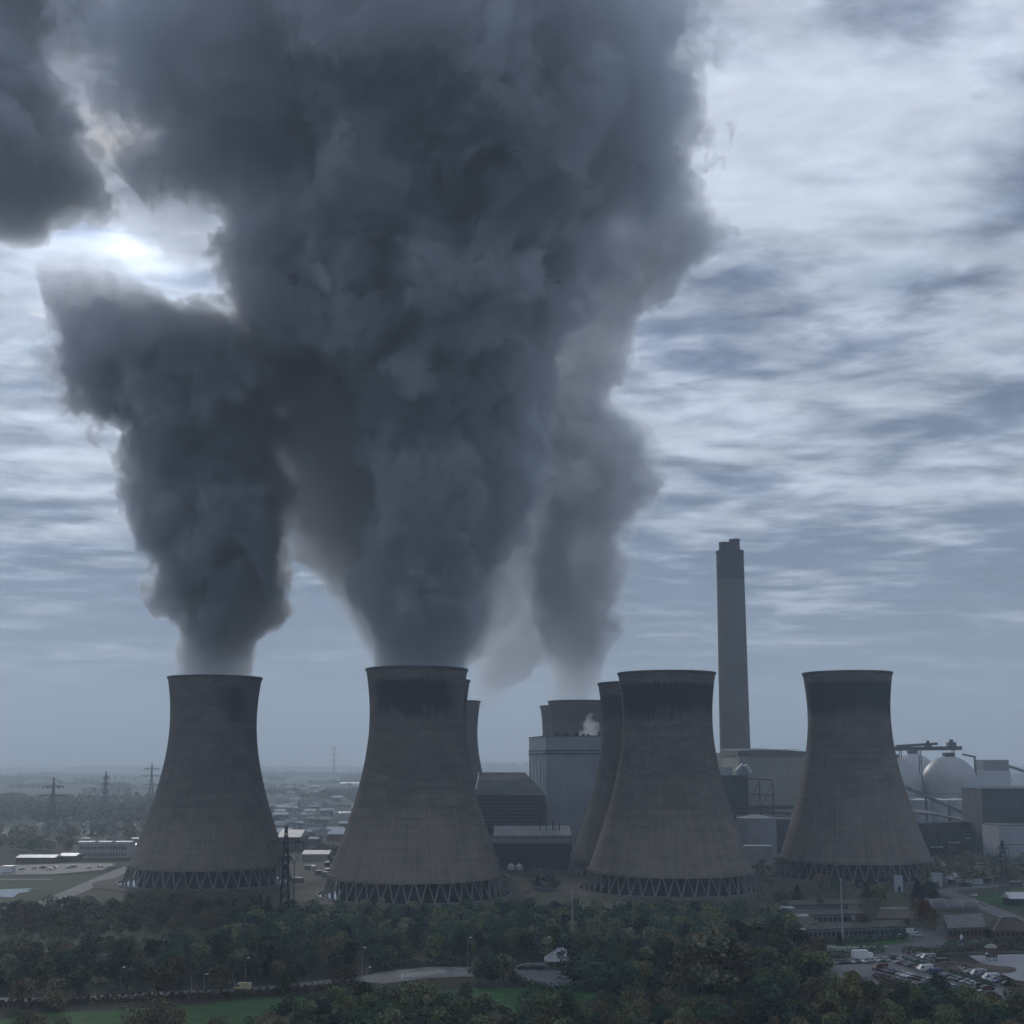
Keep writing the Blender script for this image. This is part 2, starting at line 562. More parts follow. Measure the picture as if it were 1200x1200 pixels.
def land_material():
    m = bpy.data.materials.new('farmland')
    m.use_nodes = True
    N = Nodes(m.node_tree)
    bs = N.n['Principled BSDF']
    p = N.add('ShaderNodeNewGeometry').outputs['Position']
    q = N.vmath('MULTIPLY', p, (1 / 420.0, 1 / 560.0, 0.0))
    vo = N.add('ShaderNodeTexVoronoi')
    vo.feature = 'F1'
    N.put(vo.inputs['Vector'], q)
    vo.inputs['Scale'].default_value = 1.0
    sp = N.add('ShaderNodeSeparateColor')
    N.l.new(vo.outputs['Color'], sp.inputs[0])
    rp = N.add('ShaderNodeValToRGB')
    cr = rp.color_ramp
    cr.interpolation = 'CONSTANT'
    cols = [(0.0, (0.045, 0.065, 0.035)), (0.25, (0.09, 0.085, 0.055)), (0.45, (0.055, 0.08, 0.04)), (0.65, (0.075, 0.06, 0.045)), (0.8, (0.04, 0.055, 0.03))]
    cr.elements[0].color = (*cols[0][1], 1)
    cr.elements[1].position = cols[1][0]
    cr.elements[1].color = (*cols[1][1], 1)
    for t, c in cols[2:]:
        cr.elements.new(t).color = (*c, 1)
    N.put(rp.inputs[0], sp.outputs[0])
    near = N.mix(N.rng(N.noise(p, 0.02, 7, 0.62, 0.5), 0.35, 0.65), (0.036, 0.042, 0.026), (0.072, 0.066, 0.046))
    yv = N.sep(p)[1]
    col = N.mix(N.rng(yv, 1000.0, 1500.0), near, rp.outputs[0])
    fine = N.noise(p, 0.06, 5, 0.65)
    col = N.mix(N.rng(fine, 0.3, 0.7, 0.0, 0.5), col, (0.028, 0.033, 0.022))
    N.put(bs.inputs['Base Color'], col)
    bs.inputs['Roughness'].default_value = 1.0
    bs.inputs['Specular IOR Level'].default_value = 0.05
    return m


structure(MB().box(-9000, 9000, -1200, 14000, -0.9, 0.0).obj('ground', land_material()))
_layer = [0]


def sheet(name, pix, m, z=None):
    """A flat piece of the setting, its corners given as photo pixels on the ground."""
    _layer[0] += 1
    z = 0.02 + 0.012 * _layer[0] if z is None else z
    pts = [G(*p) for p in pix]
    b = MB()
    b.add([(p.x, p.y, z) for p in pts], [tuple(range(len(pts)))])
    me = b.mesh(name, m)
    bm = bmesh.new()
    bm.from_mesh(me)
    bmesh.ops.triangulate(bm, faces=bm.faces[:])
    for f in bm.faces:
        if f.normal.z < 0:
            f.normal_flip()
    bm.to_mesh(me)
    bm.free()
    return structure(link(name, me))


def smooth_line(pts, n=8):
    out = []
    for i in range(len(pts) - 1):
        p0, p1, p2, p3 = pts[max(0, i - 1)], pts[i], pts[i + 1], pts[min(len(pts) - 1, i + 2)]
        for k in range(n):
            t = k / n
            out.append(0.5 * ((2 * p1) + (p2 - p0) * t + (2 * p0 - 5 * p1 + 4 * p2 - p3) * t * t + (3 * p1 - p0 - 3 * p2 + p3) * t ** 3))
    out.append(pts[-1])
    return out


def strip(name, pix, width, m, world=False, z=None, off=0.0):
    _layer[0] += 1
    z = 0.02 + 0.012 * _layer[0] if z is None else z
    pts = smooth_line([Vector(p) if world else G(*p) for p in pix])
    b = MB()
    vs, fs = [], []
    for i, p in enumerate(pts):
        d = (pts[min(i + 1, len(pts) - 1)] - pts[max(i - 1, 0)])
        d.z = 0
        d.normalize()
        nrm = Vector((-d.y, d.x, 0))
        for s in (off + width / 2, off - width / 2):
            q = p + nrm * s
            vs.append((q.x, q.y, z))
        if i:
            fs.append((2 * i - 2, 2 * i - 1, 2 * i + 1, 2 * i))
    b.add(vs, fs)
    return structure(b.obj(name, m))


# fields and grass
sheet('pasture', [(-40, 975), (55, 966), (70, 972), (-40, 990)], M['field'])
sheet('pasture', [(60, 985), (140, 955), (200, 948), (190, 962), (90, 1000)], M['field'])
sheet('grass_verge', [(-60, 1070), (-60, 1030), (140, 1024), (150, 1030), (20, 1072)], M['lawn'])
sheet('power_station_yard', [(-60, 1072), (30, 1066), (150, 1018), (330, 1000), (560, 1000), (700, 1000), (1210, 1000), (1260, 1110), (900, 1075), (560, 1070), (300, 1075)], M['yard'])
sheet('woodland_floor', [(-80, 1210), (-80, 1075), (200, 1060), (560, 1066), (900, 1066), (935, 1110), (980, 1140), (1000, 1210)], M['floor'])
sheet('meadow', [(-60, 1215), (20, 1190), (130, 1184), (230, 1178), (310, 1170), (420, 1168), (560, 1158), (690, 1160), (705, 1168), (640, 1185), (450, 1200), (200, 1215)], M['meadow'])
sheet('lawn', [(945, 1104), (990, 1108), (1085, 1096), (1095, 1106), (1085, 1112), (1000, 1114), (960, 1112)], M['meadow'])
sheet('lawn', [(1138, 1052), (1215, 1038), (1230, 1062), (1190, 1066), (1155, 1058)], M['meadow'])
sheet('lawn', [(880, 1050), (1060, 1040), (1080, 1055), (1060, 1075), (900, 1066)], M['lawn'])
# roads and hard standings
sheet('service_yard', [(575, 1000), (680, 1000), (690, 1020), (660, 1050), (590, 1045)], M['yard'])
sheet('gravel_yard', [(308, 1012), (388, 1008), (376, 1034), (310, 1036)], M['gravel'])
strip('site_road', [(20, 1072), (80, 1048), (128, 1027), (160, 1014), (185, 1004)], 11, M['track'])
strip('country_road', [(-30, 985), (20, 972), (90, 957), (170, 946), (200, 942)], 9, M['track'])
strip('minor_road', [(-40, 1031), (60, 1031)], 7, M['track'])
sheet('left_car_park', [(-40, 1026), (-40, 1016), (90, 1012), (135, 1012), (120, 1020), (60, 1025)], M['tarmac'])
sheet('flooded_lot', [(-30, 1050), (-30, 1044), (42, 1041), (30, 1044), (38, 1045), (22, 1047), (15, 1052)], M['water'])
strip('main_road', [(-40, 1172), (70, 1172), (200, 1165), (285, 1161), (380, 1152), (430, 1146), (480, 1142), (560, 1138)], 6.5, M['tarmac'])
sheet('lay_by', [(420, 1151), (440, 1141), (500, 1134), (560, 1134), (560, 1145), (500, 1147), (450, 1154)], M['tarmac'])
sheet('lay_by_slab', [(462, 1146), (480, 1141), (520, 1137), (523, 1141), (490, 1146)], M['track'])
sheet('car_yard', [(596, 1142), (612, 1130), (650, 1128), (690, 1140), (672, 1155), (648, 1158), (620, 1154)], M['tarmac'])
sheet('park_road', [(905, 1085), (918, 1083), (945, 1100), (980, 1110), (1050, 1108), (1095, 1100), (1150, 1096), (1165, 1105), (1095, 1116), (1040, 1124), (960, 1120), (925, 1108)], M['tarmac'])
strip('kerb_line', [(928, 1101), (950, 1107), (985, 1111), (1040, 1110)], 0.9, M['white'])
sheet('office_yard', [(1050, 1098), (1090, 1085), (1140, 1088), (1165, 1095), (1120, 1110), (1080, 1106)], M['tarmac'])
strip('access_road', [(1260, 1100), (1200, 1082), (1160, 1066), (1125, 1052), (1110, 1044), (1150, 1040), (1240, 1034)], 10, M['tarmac'])
sheet('car_park', [(955, 1130), (990, 1124), (1040, 1118), (1075, 1116), (1130, 1130), (1190, 1152), (1180, 1172), (1120, 1180), (1000, 1175)], M['lot'])
sheet('pale_lot', [(1135, 1121), (1260, 1117), (1260, 1160), (1190, 1150), (1160, 1136)], M['tarmac_pale'])
strip('lot_road', [(1075, 1121), (1120, 1118), (1240, 1116)], 5, M['gravel'])
sheet('corner_road', [(1170, 1172), (1230, 1162), (1230, 1190), (1185, 1185)], M['tarmac'])
for key in ('T1', 'T2', 'T3', 'T4'):
    _layer[0] += 1
    structure(MB().lathe([(62, 0.02 + 0.012 * _layer[0]), (50, 0.02 + 0.012 * _layer[0])], 64, *TOWERS[key]).obj('gravel_apron', M['gravel']))

# ------------------------------------------------------------------ chimney
def chimney():
    y = 1118.0
    x = W(861.5, 880, y).x
    t = thing('chimney', 'very tall slim concrete chimney with a sooty top and stepped flue tips', 'chimney', (x, y, 0))
    zt = W(858, 646, y).z
    zb = zt - 26
    MB().lathe([(13.6, 0), (12.9, zb * 0.45), (12.1, zb)], 48).obj('shaft', M['chimney'], t, True)
    MB().lathe([(12.15, zb), (12.0, zt - 2), (12.35, zt - 2), (12.35, zt), (5, zt)], 48).obj('top_band', M['chimney_top'], t)
    z2 = W(858, 636, y).z
    z3 = W(858, 632.5, y).z
    for k, (an, r, zz) in enumerate(((2.6, 4.6, z2), (-1.3, 4.6, z2 - 1.2), (0.45, 4.6, z3))):
        MB().lathe([(r, zt + 0.01), (r, zz), (r + 0.35, zz), (r + 0.35, zz + 0.6), (r - 0.6, zz + 0.6), (r - 0.6, zt)], 24, 5.2 * math.cos(an), 5.2 * math.sin(an)).obj('flue', M['chimney_top'], t)
    MB().box(-15, 15, -15, 15, 0, W(860, 878, y).z - 3).obj('plinth', M['concrete'], t)


chimney()


def X(px, y, row=900):
    return W(px, row, y).x


def Z(row, y):
    return W(600, row, y).z


def windows(parent, x0, x1, y, z0, z1, n, frac=0.6, name='window', m=None, gap=0.06):
    """A row of alike window panes on a wall facing -Y, sharing one mesh."""
    w = (x1 - x0) / n
    me = MB().box(-w * frac / 2, w * frac / 2, -gap, 0.02, z0, z1).mesh(name, m or M['glass'])
    for k in range(n):
        o = link(name, me, parent)
        o.location = (x0 + w * (k + 0.5), y, 0)


# ------------------------------------------------------------------ main buildings of the power station
def boiler_house():
    y0, y1 = 900.0, 975.0
    A = (X(640, y0), y0)
    B = (X(790, y0), y0)
    Cc = (X(790, y0), y1)
    D = (X(620, y1), y1)
    ox, oy = A
    t = thing('boiler_house', 'tall windowless pale grey boiler house with a dark double ledge below its roof', 'boiler house', (ox, oy, 0))
    P = [(p[0] - ox, p[1] - oy) for p in (A, B, Cc, D)]
    zt = Z(863, y0)
    zl = Z(880, y0)
    MB().prism(P, 0, zl - 2.4).obj('wall', M['cladding'], t)

    def grow(d):
        return [(P[0][0] - d, P[0][1] - d), (P[1][0] + d, P[1][1] - d), (P[2][0] + d, P[2][1] + d), (P[3][0] - d, P[3][1] + d)]
    MB().prism(grow(0.6), zl - 2.4, zl - 1.5).obj('ledge', M['cladding_dark'], t)
    MB().prism(grow(0.25), zl - 1.5, zl - 0.2).obj('ledge_band', M['roof_pale'], t)
    MB().prism(grow(0.6), zl - 0.2, zl + 0.6).obj('ledge', M['cladding_dark'], t)
    MB().prism(P, zl + 0.6, zt).obj('upper_wall', M['cladding'], t)
    MB().prism(grow(0.4), zt, zt + 0.6).obj('parapet', M['cladding_dark'], t)
    b = MB()
    for k in range(26):
        xx = rnd.uniform(2, 84)
        h = rnd.uniform(0.8, 2.6)
        b.box(xx, xx + rnd.uniform(0.8, 2.6), 4, 6.5, zt + 0.6, zt + 0.6 + h)
    b.obj('roof_plant', M['steel'], t)
    pts = [(-3.0 + 1.2 * math.cos(a), 8, zt + 7 + 4.2 * math.sin(a)) for a in (0, 0.6, 1.2, 1.57)]
    MB().bar((-1.5, 8, zt), (-1.8, 8, zt + 7), 0.25).bar((-1.8, 8, zt + 7), (-0.6, 8, zt + 11), 0.22).bar((-0.6, 8, zt + 11), (1.2, 8, zt + 12.3), 0.2).obj('vent_pipe', M['steel'], t)
    me = MB().box(-.14, .14, -.16, -.01, 20, zl - 2.5).mesh('cladding_joint', M['joint'])
    for k in range(14):
        o = link('cladding_joint', me, t)
        o.location = (5.5 * (k + .7), 0, 0)
    # vertical joints on the narrow side
    for k in range(5):
        f = (k + 0.5) / 5
        px_, py_ = P[0][0] + (P[3][0] - P[0][0]) * f, P[0][1] + (P[3][1] - P[0][1]) * f
        MB().bar((px_ - 0.25, py_, 20), (px_ - 0.25, py_, zl - 2.5), 0.35).obj('cladding_joint', M['joint'], t)
    return t


boiler_house()


def louvred_hall():
    y0, y1 = 856.0, 892.0
    x0, x1 = X(556, y0), X(640.5, y0) - 0.6
    t = thing('louvred_hall', 'dark hall with horizontal louvre bands and a grey hipped roof left of the boiler house', 'hall', ((x0 + x1) / 2, y0, 0))
    w = (x1 - x0) / 2
    dp = y1 - y0
    ze = Z(932, y0)
    zr = Z(906, y1)
    MB().box(-w, w, 0, dp, 0, ze).obj('wall', M['hall_dark'], t)
    r0, r1 = X(561, y1) - t.location.x, X(616, y1) - t.location.x
    rb = MB()
    rb.add([(-w - .5, -.6, ze), (w + .5, -.6, ze), (w + .5, dp + .3, ze), (-w - .5, dp + .3, ze), (r0, dp, zr), (r1, dp, zr), (r0, dp * .55, zr - 4.0), (r1 + 3, dp * .55, zr - 4.0)],
           [(0, 1, 7, 6), (6, 7, 5, 4), (1, 2, 5, 7), (0, 6, 4, 3), (3, 4, 5, 2), (0, 3, 2, 1)])
    rb.obj('roof', M['roof_green'], t)
    MB().bar((-w, -.6, ze + .3), (r0, dp * .55, zr - 3.7), 0.45).bar((r0, dp * .55, zr - 3.7), (r0, dp, zr + .3), 0.45).obj('roof_verge', M['roof_white'], t)
    MB().bar((r0, dp, zr + .3), (r1, dp, zr + .3), 0.35).obj('ridge_cap', M['roof_pale'], t)
    z = ze - 4.6
    n = 0
    me = MB().box(-w + 0.5, w * 0.8, -0.9, -0.02, 0, 0.75).mesh('louvre', M['louvre'])
    while z > Z(972, y0):
        o = link('louvre', me, t)
        o.location = (0, 0, z)
        z -= 2.35
        n += 1
    MB().box(-w + .3, w - .3, -0.25, -0.02, ze - 3.4, ze - 0.5).obj('fascia', M['cladding_dark'], t)
    MB().box(w * .82, w + .02, -0.5, 0.5, 0, ze - 3.5).obj('corner_pier', M['cladding_dark'], t)


louvred_hall()


def workshop():
    y0, y1 = 822.0, 848.0
    x0, x1 = X(573, y0), X(669, y0)
    t = thing('workshop', 'long low workshop with a pale sheet roof and panelled front before the louvred hall', 'workshop', ((x0 + x1) / 2, y0, 0))
    w = (x1 - x0) / 2
    ze, zr = Z(979, y0), Z(967.5, y1)
    zp = Z(989, y0)
    MB().box(-w, w, 0.3, y1 - y0, 0, zp).obj('lower_wall', M['hall_dark'], t)
    MB().box(-w, w, 0, y1 - y0 - 0.5, zp, ze - 1.2).obj('front_wall', M['cladding_dark'], t)
    rb = MB()
    d = y1 - y0
    rb.add([(-w + 3, -.5, ze), (w, -.5, ze), (w, d, zr), (-w + 3, d, zr), (-w + 3, -.5, ze - 1), (w, -.5, ze - 1), (w, d, zr - 1), (-w + 3, d, zr - 1)],
           [(0, 1, 2, 3), (0, 4, 5, 1), (1, 5, 6, 2), (3, 2, 6, 7), (0, 3, 7, 4), (4, 7, 6, 5)])
    rb.obj('roof', M['roof_pale'], t)
    windows(t, -w + 0.5, w - 0.5, 0, zp + 0.3, ze - 1.6, 10, 0.93, 'panel', M['tank'], 0.25)
    for k in range(4):
        xx = w * (0.25 + 0.16 * k)
        MB().bar((xx, 12, ze), (xx, 12, ze + (14, 20, 9, 7)[k]), 0.35, 6).obj('vent_stack', M['steel'], t)
    for k in (0, 1):
        MB().lathe([(2.2, 0), (2.2, 2.6), (1.2, 3.8), (0, 4.2)], 12, -w + 14 + 5.2 * k, -7).obj('dust_hopper', M['white'], t)


workshop()


def fgd_hall():
    y0, y1 = 1000.0, 1085.0
    x0, x1 = X(866, y0), X(990, y0)
    t = thing('desulphurisation_hall', 'big plain beige hall with a low curved roof at the foot of the chimney', 'hall', ((x0 + x1) / 2, y0, 0))
    w = (x1 - x0) / 2
    d = y1 - y0
    zw = Z(886, y0)
    MB().box(-w, w, 0, d, 0, zw).obj('wall', M['beige'], t)
    rb = MB()
    n = 8
    vs, fs = [], []
    for i in range(n + 1):
        f = i / n
        xx = -w - .5 + (2 * w + 1) * f
        zz = zw + 4.6 * (1 - (2 * f - 0.55) ** 2 / 2.2)
        vs += [(xx, -.6, zz), (xx, d, zz + 2), (xx, -.6, zw - .2), (xx, d, zw - .2)]
        if i:
            a, b = 4 * (i - 1), 4 * i
            fs += [(a, b, b + 1, a + 1), (a + 2, b + 2, b, a), (a + 1, b + 1, b + 3, a + 3)]
    fs += [(0, 1, 3, 2), (4 * n, 4 * n + 2, 4 * n + 3, 4 * n + 1)]
    rb.add(vs, fs)
    rb.obj('roof', M['roof_grey'], t)
    me = MB().box(-5.5, 5.5, -4, 4, 0, 0.5).mesh('rooflight', M['roof_white'])
    for k in range(4):
        o = link('rooflight', me, t)
        o.location = (-w * 0.72 + k * 17, 20, zw + 4.9)
    MB().box(-w, w, -0.35, -0.02, Z(948, y0), Z(944, y0)).obj('string_band', M['cladding_dark'], t)
    me = MB().box(-.15, .15, -.2, -.01, Z(944, y0) + .1, zw - .4).mesh('cladding_joint', M['joint'])
    for k in range(1, 11):
        o = link('cladding_joint', me, t)
        o.location = (-w + 2 * w * k / 11, 0, 0)


fgd_hall()


def duct_structure():
    y = 950.0
    x0, x1 = X(843, y), X(905, y)
    t = thing('duct_tower', 'dark tangle of ducts and steel platforms in front of the beige hall', 'ductwork', ((x0 + x1) / 2, y, 0))
    w = (x1 - x0) / 2
    z1, z0 = Z(912, y), Z(948, y)
    MB().box(-w + 1, w * 0.1, 2, 22, z0 - 10, z1 + 2).obj('duct_casing', M['cladding_dark'], t)
    MB().box(-w + 1, -w * 0.45, 6, 18, z1 + 2, Z(899, y)).obj('duct_head', M['cladding'], t)
    MB().bar((-w * 0.3, 6, z1 + 3), (-w * 0.02, 4, z1 + 9), 2.6, 10).bar((-w * 0.02, 4, z1 + 9), (w * .18, 4, z1 + 3), 2.6, 10).obj('elbow_duct', M['tank'], t)
    b = MB()
    for xx in (-w, -w * 0.5, 0, w * 0.5, w):
        b.bar((xx, 0, 0), (xx, 0, z1 - (2 if xx > 0 else 0)), 0.55)
    for zz in (z0, (z0 + z1) / 2, z1):
        b.bar((-w, 0, zz + 1.5), (w, 0, zz - 1.5), 0.55)
    b.bar((0, 0, z0), (w * .5, 0, z1 - 2), 0.3).bar((w * .5, 0, z0), (w, 0, z1 - 3), 0.3)
    b.obj('steel_frame', M['steel'], t)
    for k in range(3):
        zz = z0 - 3 - 3.2 * k
        MB().bar((-w, -2, zz + 2), (w + 12, -2, zz), 1.0, 8).obj('pipe', M['cladding_dark'] if k != 1 else M['roof_brown'], t)
    MB().box(-w, w * .9, 3, 20, 0, z0 - 12).obj('lower_casing', M['hall_dark'], t)


duct_structure()


def storage_tank(label, px, row_top, y, r, mm, group=None, rows=False):
    x = X(px, y)
    zt = Z(row_top, y)
    t = thing('storage_tank', label, 'storage tank', (x, y, 0), 0, group)
    MB().lathe([(r, 0), (r, zt)], 40).obj('drum', mm, t, False)
    MB().lathe([(r + 0.25, zt - 0.6), (r + 0.25, zt), (r * 0.5, zt + r * 0.09), (0.01, zt + r * 0.12)], 40).obj('roof', M['roof_white' if rows else 'roof_pale'], t)
    if not rows:
        b = MB()
        for k in range(40):
            an = 2 * PI * k / 40
            b.bar((r * math.cos(an), r * math.sin(an), zt), (r * math.cos(an), r * math.sin(an), zt + 1.2), 0.12)
        b.lathe([(r, zt + 1.1), (r, zt + 1.3)], 40)
        b.obj('railing', M['galv'], t)
        b = MB()
        for k in range(48):
            an = 2 * PI * k / 48
            b.bar(((r + .12) * math.cos(an), (r + .12) * math.sin(an), 0.5), ((r + .12) * math.cos(an), (r + .12) * math.sin(an), zt - 1), 0.16)
        b.obj('stiffener', M['galv'], t)
    return t


storage_tank('pale ribbed storage tank standing between the two steamless front towers', 884.5, 958, 893.0, 13.4, M['tank'])
for k, (px, lab) in enumerate(((1077, 'leftmost'), (1096, 'second from the left'), (1117, 'third from the left'), (1140, 'rightmost'))):
    storage_tank('squat pale bright-topped silo below the white domes, %s of four' % lab, px, 937, 1060.0, 8.6, M['tank'], 'squat silos below the domes', True)


def dome_store(label, px, y, r, row_top):
    x = X(px, y)
    zt = Z(row_top, y)
    t = thing('storage_dome', label, 'storage dome', (x, y, 0), 0, 'white domed fuel stores')
    zc = zt - r
    prof = [(r, 0), (r, zc)]
    MB().lathe(prof, 56).obj('drum', M['dome'], t, True)
    MB().lathe([(r * math.cos(a), zc + r * math.sin(a)) for a in [i * PI / 2 / 14 for i in range(15)]], 56).obj('dome', M['dome'], t, True)
    MB().lathe([(r + 0.4, zc - 9), (r + 0.4, zc - 7.6)], 56).obj('ring_beam', M['galv'], t)
    MB().box(-4, 4, -4, 4, zt - 0.4, zt + 3).obj('head_house', M['steel'], t)


dome_store('large white dome fully in view below the conveyor gallery at right', 1112, 1150.0, 24.0, 886)
dome_store('white dome cut by the flank of the right-hand cooling tower, nearer one', 1047, 1150.0, 24.0, 888)
dome_store('pale dome top peeping between the two nearer white domes', 1070, 1270.0, 23.0, 883)


def conveyor_gallery(label, a, b, h, wd, mm, legs=(), heads=(), truss=True):
    a, b = Vector(a), Vector(b)
    t = thing('conveyor_gallery', label, 'conveyor', (a.x, a.y, 0))
    A = Vector((0, 0, a.z))
    B = b - Vector((a.x, a.y, 0))
    d = (B - A)
    s = Vector((d.y, -d.x, 0)).normalized() * wd / 2
    m = MB()
    up = Vector((0, 0, h))
    vs = [A - s, A + s, B + s, B - s, A - s + up, A + s + up, B + s + up, B - s + up]
    m.add([tuple(v) for v in vs], [(0, 3, 2, 1), (4, 5, 6, 7), (0, 1, 5, 4), (1, 2, 6, 5), (2, 3, 7, 6), (3, 0, 4, 7)])
    m.obj('gallery', mm, t)
    if truss:
        for o in (-1, 1):
            m = MB()
            n = max(3, int(d.length / (h * 1.2)))
            for k in range(n):
                p, q = A + d * (k / n) + s * o * 1.06, A + d * ((k + 1) / n) + s * o * 1.06
                m.bar(p, q + up, 0.22)
                m.bar(q, q + up, 0.22)
            m.bar(A + s * o * 1.06 + up, B + s * o * 1.06 + up, 0.3)
            m.obj('truss', M['steel'], t)
    for f in legs:
        p = A + d * f
        m = MB()
        for o in (-1, 1):
            m.bar((p.x + s.x * o * 2, p.y + s.y * o * 2, 0), tuple(p + s * o), 0.5)
        for k in range(1, 5):
            m.bar((p.x - s.x * 1.4, p.y - s.y * 1.4, p.z * k / 5), (p.x + s.x * 1.4, p.y + s.y * 1.4, p.z * (k + .6) / 5), 0.22)
        m.obj('trestle', M['steel'], t)
    for f, hw, hh in heads:
        p = A + d * f
        MB().box(p.x - hw, p.x + hw, p.y - hw, p.y + hw, p.z, p.z + hh).box(p.x - hw * .4, p.x + hw * .4, p.y - hw * .4, p.y + hw * .4, p.z + hh, p.z + hh * 1.35).obj('drive_house', M['steel'], t)
    return t


def P3d(px, row, y):
    p = W(px, row, y)
    return (p.x, p.y, p.z)


conveyor_gallery('steel conveyor gallery with two drive houses running over the white domes', P3d(1035, 880, 1150), P3d(1126, 879, 1152), 3.2, 5, M['cladding_dark'], (0.22, 0.47, 0.9), ((0.58, 2.6, 6.5), (0.88, 3.4, 7.0)))
conveyor_gallery('upper service bridge sloping above the gallery over the white domes', P3d(1050, 876, 1146), P3d(1098, 873, 1146), 2.0, 3, M['steel'], (), ())
conveyor_gallery('light steel pipe bridge ending in a trestle right of the white dome', P3d(1128, 885, 1140), P3d(1143, 888, 1140), 1.2, 2, M['steel'], (0.95,), ())
conveyor_gallery('pale inclined conveyor coming down in front of the squat silos', P3d(1062, 925, 1010), P3d(1140, 960, 985), 2.6, 4, M['roof_pale'], (0.3, 0.65), ())
conveyor_gallery('far inclined conveyor dropping right from the hazy building', P3d(1181, 899, 1500), P3d(1230, 916, 1480), 3.0, 5, M['cladding_dark'], (0.6,), ())


def fuel_shed():
    y = 930.0
    t = thing('fuel_shed', 'long dark open-sided shed with a pale roof edge right of the right-hand tower', 'shed', (X(1070, y), y, 0))
    ox = t.location.x
    pts = [(1070, 952), (1095, 954), (1130, 962.5), (1152, 963)]
    q = [(X(p, y) - ox, Z(r, y)) for p, r in pts]
    b = MB()
    for (xa, za), (xb, zb) in zip(q, q[1:]):
        b.add([(xa, 0, za), (xb, 0, zb), (xb, 26, zb + 2), (xa, 26, za + 2), (xa, 0, za - 1.2), (xb, 0, zb - 1.2), (xb, 26, zb), (xa, 26, za)],
              [(0, 1, 2, 3), (4, 5, 1, 0), (7, 6, 5, 4), (1, 5, 6, 2), (0, 3, 7, 4), (3, 2, 6, 7)])
    b.obj('roof', M['roof_grey'], t)
    MB().prism([(q[0][0], 2), (q[3][0], 2), (q[3][0], 25), (q[0][0], 25)], q[3][1] * .45, q[3][1] - 1.4).obj('wall', M['hall_dark'], t)
    me = MB().box(-.35, .35, 1.2, 1.9, 0, q[3][1] - 1.5).mesh('post', M['steel'])
    for k in range(10):
        o = link('post', me, t)
        o.location = (q[3][0] * (k + .3) / 10, 0, 0)
    MB().box(q[0][0], q[3][0], 18, 25, 0, q[3][1] * .45).obj('back_wall', M['hall_dark'], t)
    for k in range(3):
        MB().box(q[3][0] * (.2 + .25 * k), q[3][0] * (.38 + .25 * k), .6, 1.1, 6 + 3 * k, 7 + 3 * k).obj('sign_board', M['tank'], t)


fuel_shed()


def plain_building(name, label, cat, px0, px1, row, y, depth, mw, mr, bands=0, wins=None, group=None, pitch=0.0, z0=0.0):
    x0, x1 = X(px0, y, row), X(px1, y, row)
    zt = Z(row, y)
    t = thing(name, label, cat, ((x0 + x1) / 2, y, 0), 0, group)
    w = (x1 - x0) / 2
    MB().box(-w, w, 0, depth, 0, zt).obj('wall', mw, t)
    if pitch:
        b = MB()
        b.add([(-w - .3, -.4, zt), (w + .3, -.4, zt), (w + .3, depth + .4, zt), (-w - .3, depth + .4, zt), (-w - .3, depth / 2, zt + pitch), (w + .3, depth / 2, zt + pitch)],
              [(0, 1, 5, 4), (2, 3, 4, 5), (0, 4, 3), (1, 2, 5), (0, 3, 2, 1)])
        b.obj('roof', mr, t)
    else:
        MB().box(-w - .25, w + .25, -.25, depth + .25, zt, zt + 0.5).obj('roof', mr, t)
    if w > 12:
        me = MB().box(-.12, .12, -.15, -.01, 0.5, zt - .3).mesh('cladding_joint', M['steel'] if mw == M['cladding_dark'] else M['joint'])
        n = int(w * 2 / 6.5)
        for k in range(1, n):
            o = link('cladding_joint', me, t)
            o.location = (-w + 2 * w * k / n, 0, 0)
    for k in range(bands):
        zz = zt * (k + 1) / (bands + 1)
        MB().box(-w, w, -.12, -.01, zz, zz + .35).obj('cladding_band', M['steel'], t)
    if wins:
        for (n, za, zb) in wins:
            windows(t, -w + .6, w - .6, 0, za, zb, n, 0.55)
    return t


plain_building('bunker_house', 'tall dark block at the right edge beyond the right-hand tower', 'building', 1150, 1240, 925, 905, 40, M['cladding_dark'], M['hall_dark'], 2)
plain_building('store_house', 'lower grey-blue shed standing before the tall dark block at right', 'building', 1170, 1240, 968, 866, 30, M['cladding'], M['roof_grey'], 1)
plain_building('transfer_house', 'hazy stepped grey building on the skyline right of the white dome', 'building', 1152, 1182, 891, 1500, 30, M['cladding_dark'], M['roof_grey'])
plain_building('annexe', 'hazy annexe with a bright roof below the stepped skyline building', 'building', 1143, 1184, 904, 1480, 18, M['cladding'], M['roof_white'])
plain_building('annexe', 'wide hazy shed low behind the tall dark block', 'building', 1143, 1260, 922, 1400, 30, M['cladding'], M['roof_grey'])
plain_building('pump_house', 'small dark flat-roofed pump house behind the base of the far right tower', 'building', 908, 930, 960, 930, 20, M['cladding_dark'], M['roof_pale'])
plain_building('pipe_hall', 'low pale building at the foot of the ribbed storage tank', 'building', 868, 905, 992, 850, 10, M['tank'], M['roof_white'])

# ------------------------------------------------------------------ left side of the site
def gap_building(label, px0, px1, row_t, row_b, depth, mw, mr, wins=None, pitch=0.0, name='building', cat='building', group=None):
    """A building whose base row is known: the distance follows from it."""
    y = G((px0 + px1) / 2, row_b).y
    x0, x1 = X(px0, y, row_b), X(px1, y, row_b)
    t = plain_building(name, label, cat, px0, px1, row_t, y, depth, mw, mr, 0, None, group, pitch)
    if wins:
        zt = Z(row_t, y)
        n, levels = wins
        w = (x1 - x0) / 2
        for k in range(levels):
            a = zt * (k + .35) / levels
            windows(t, -w + .8, w - .8, 0, a, a + zt / levels * .42, n, .55)
    return t


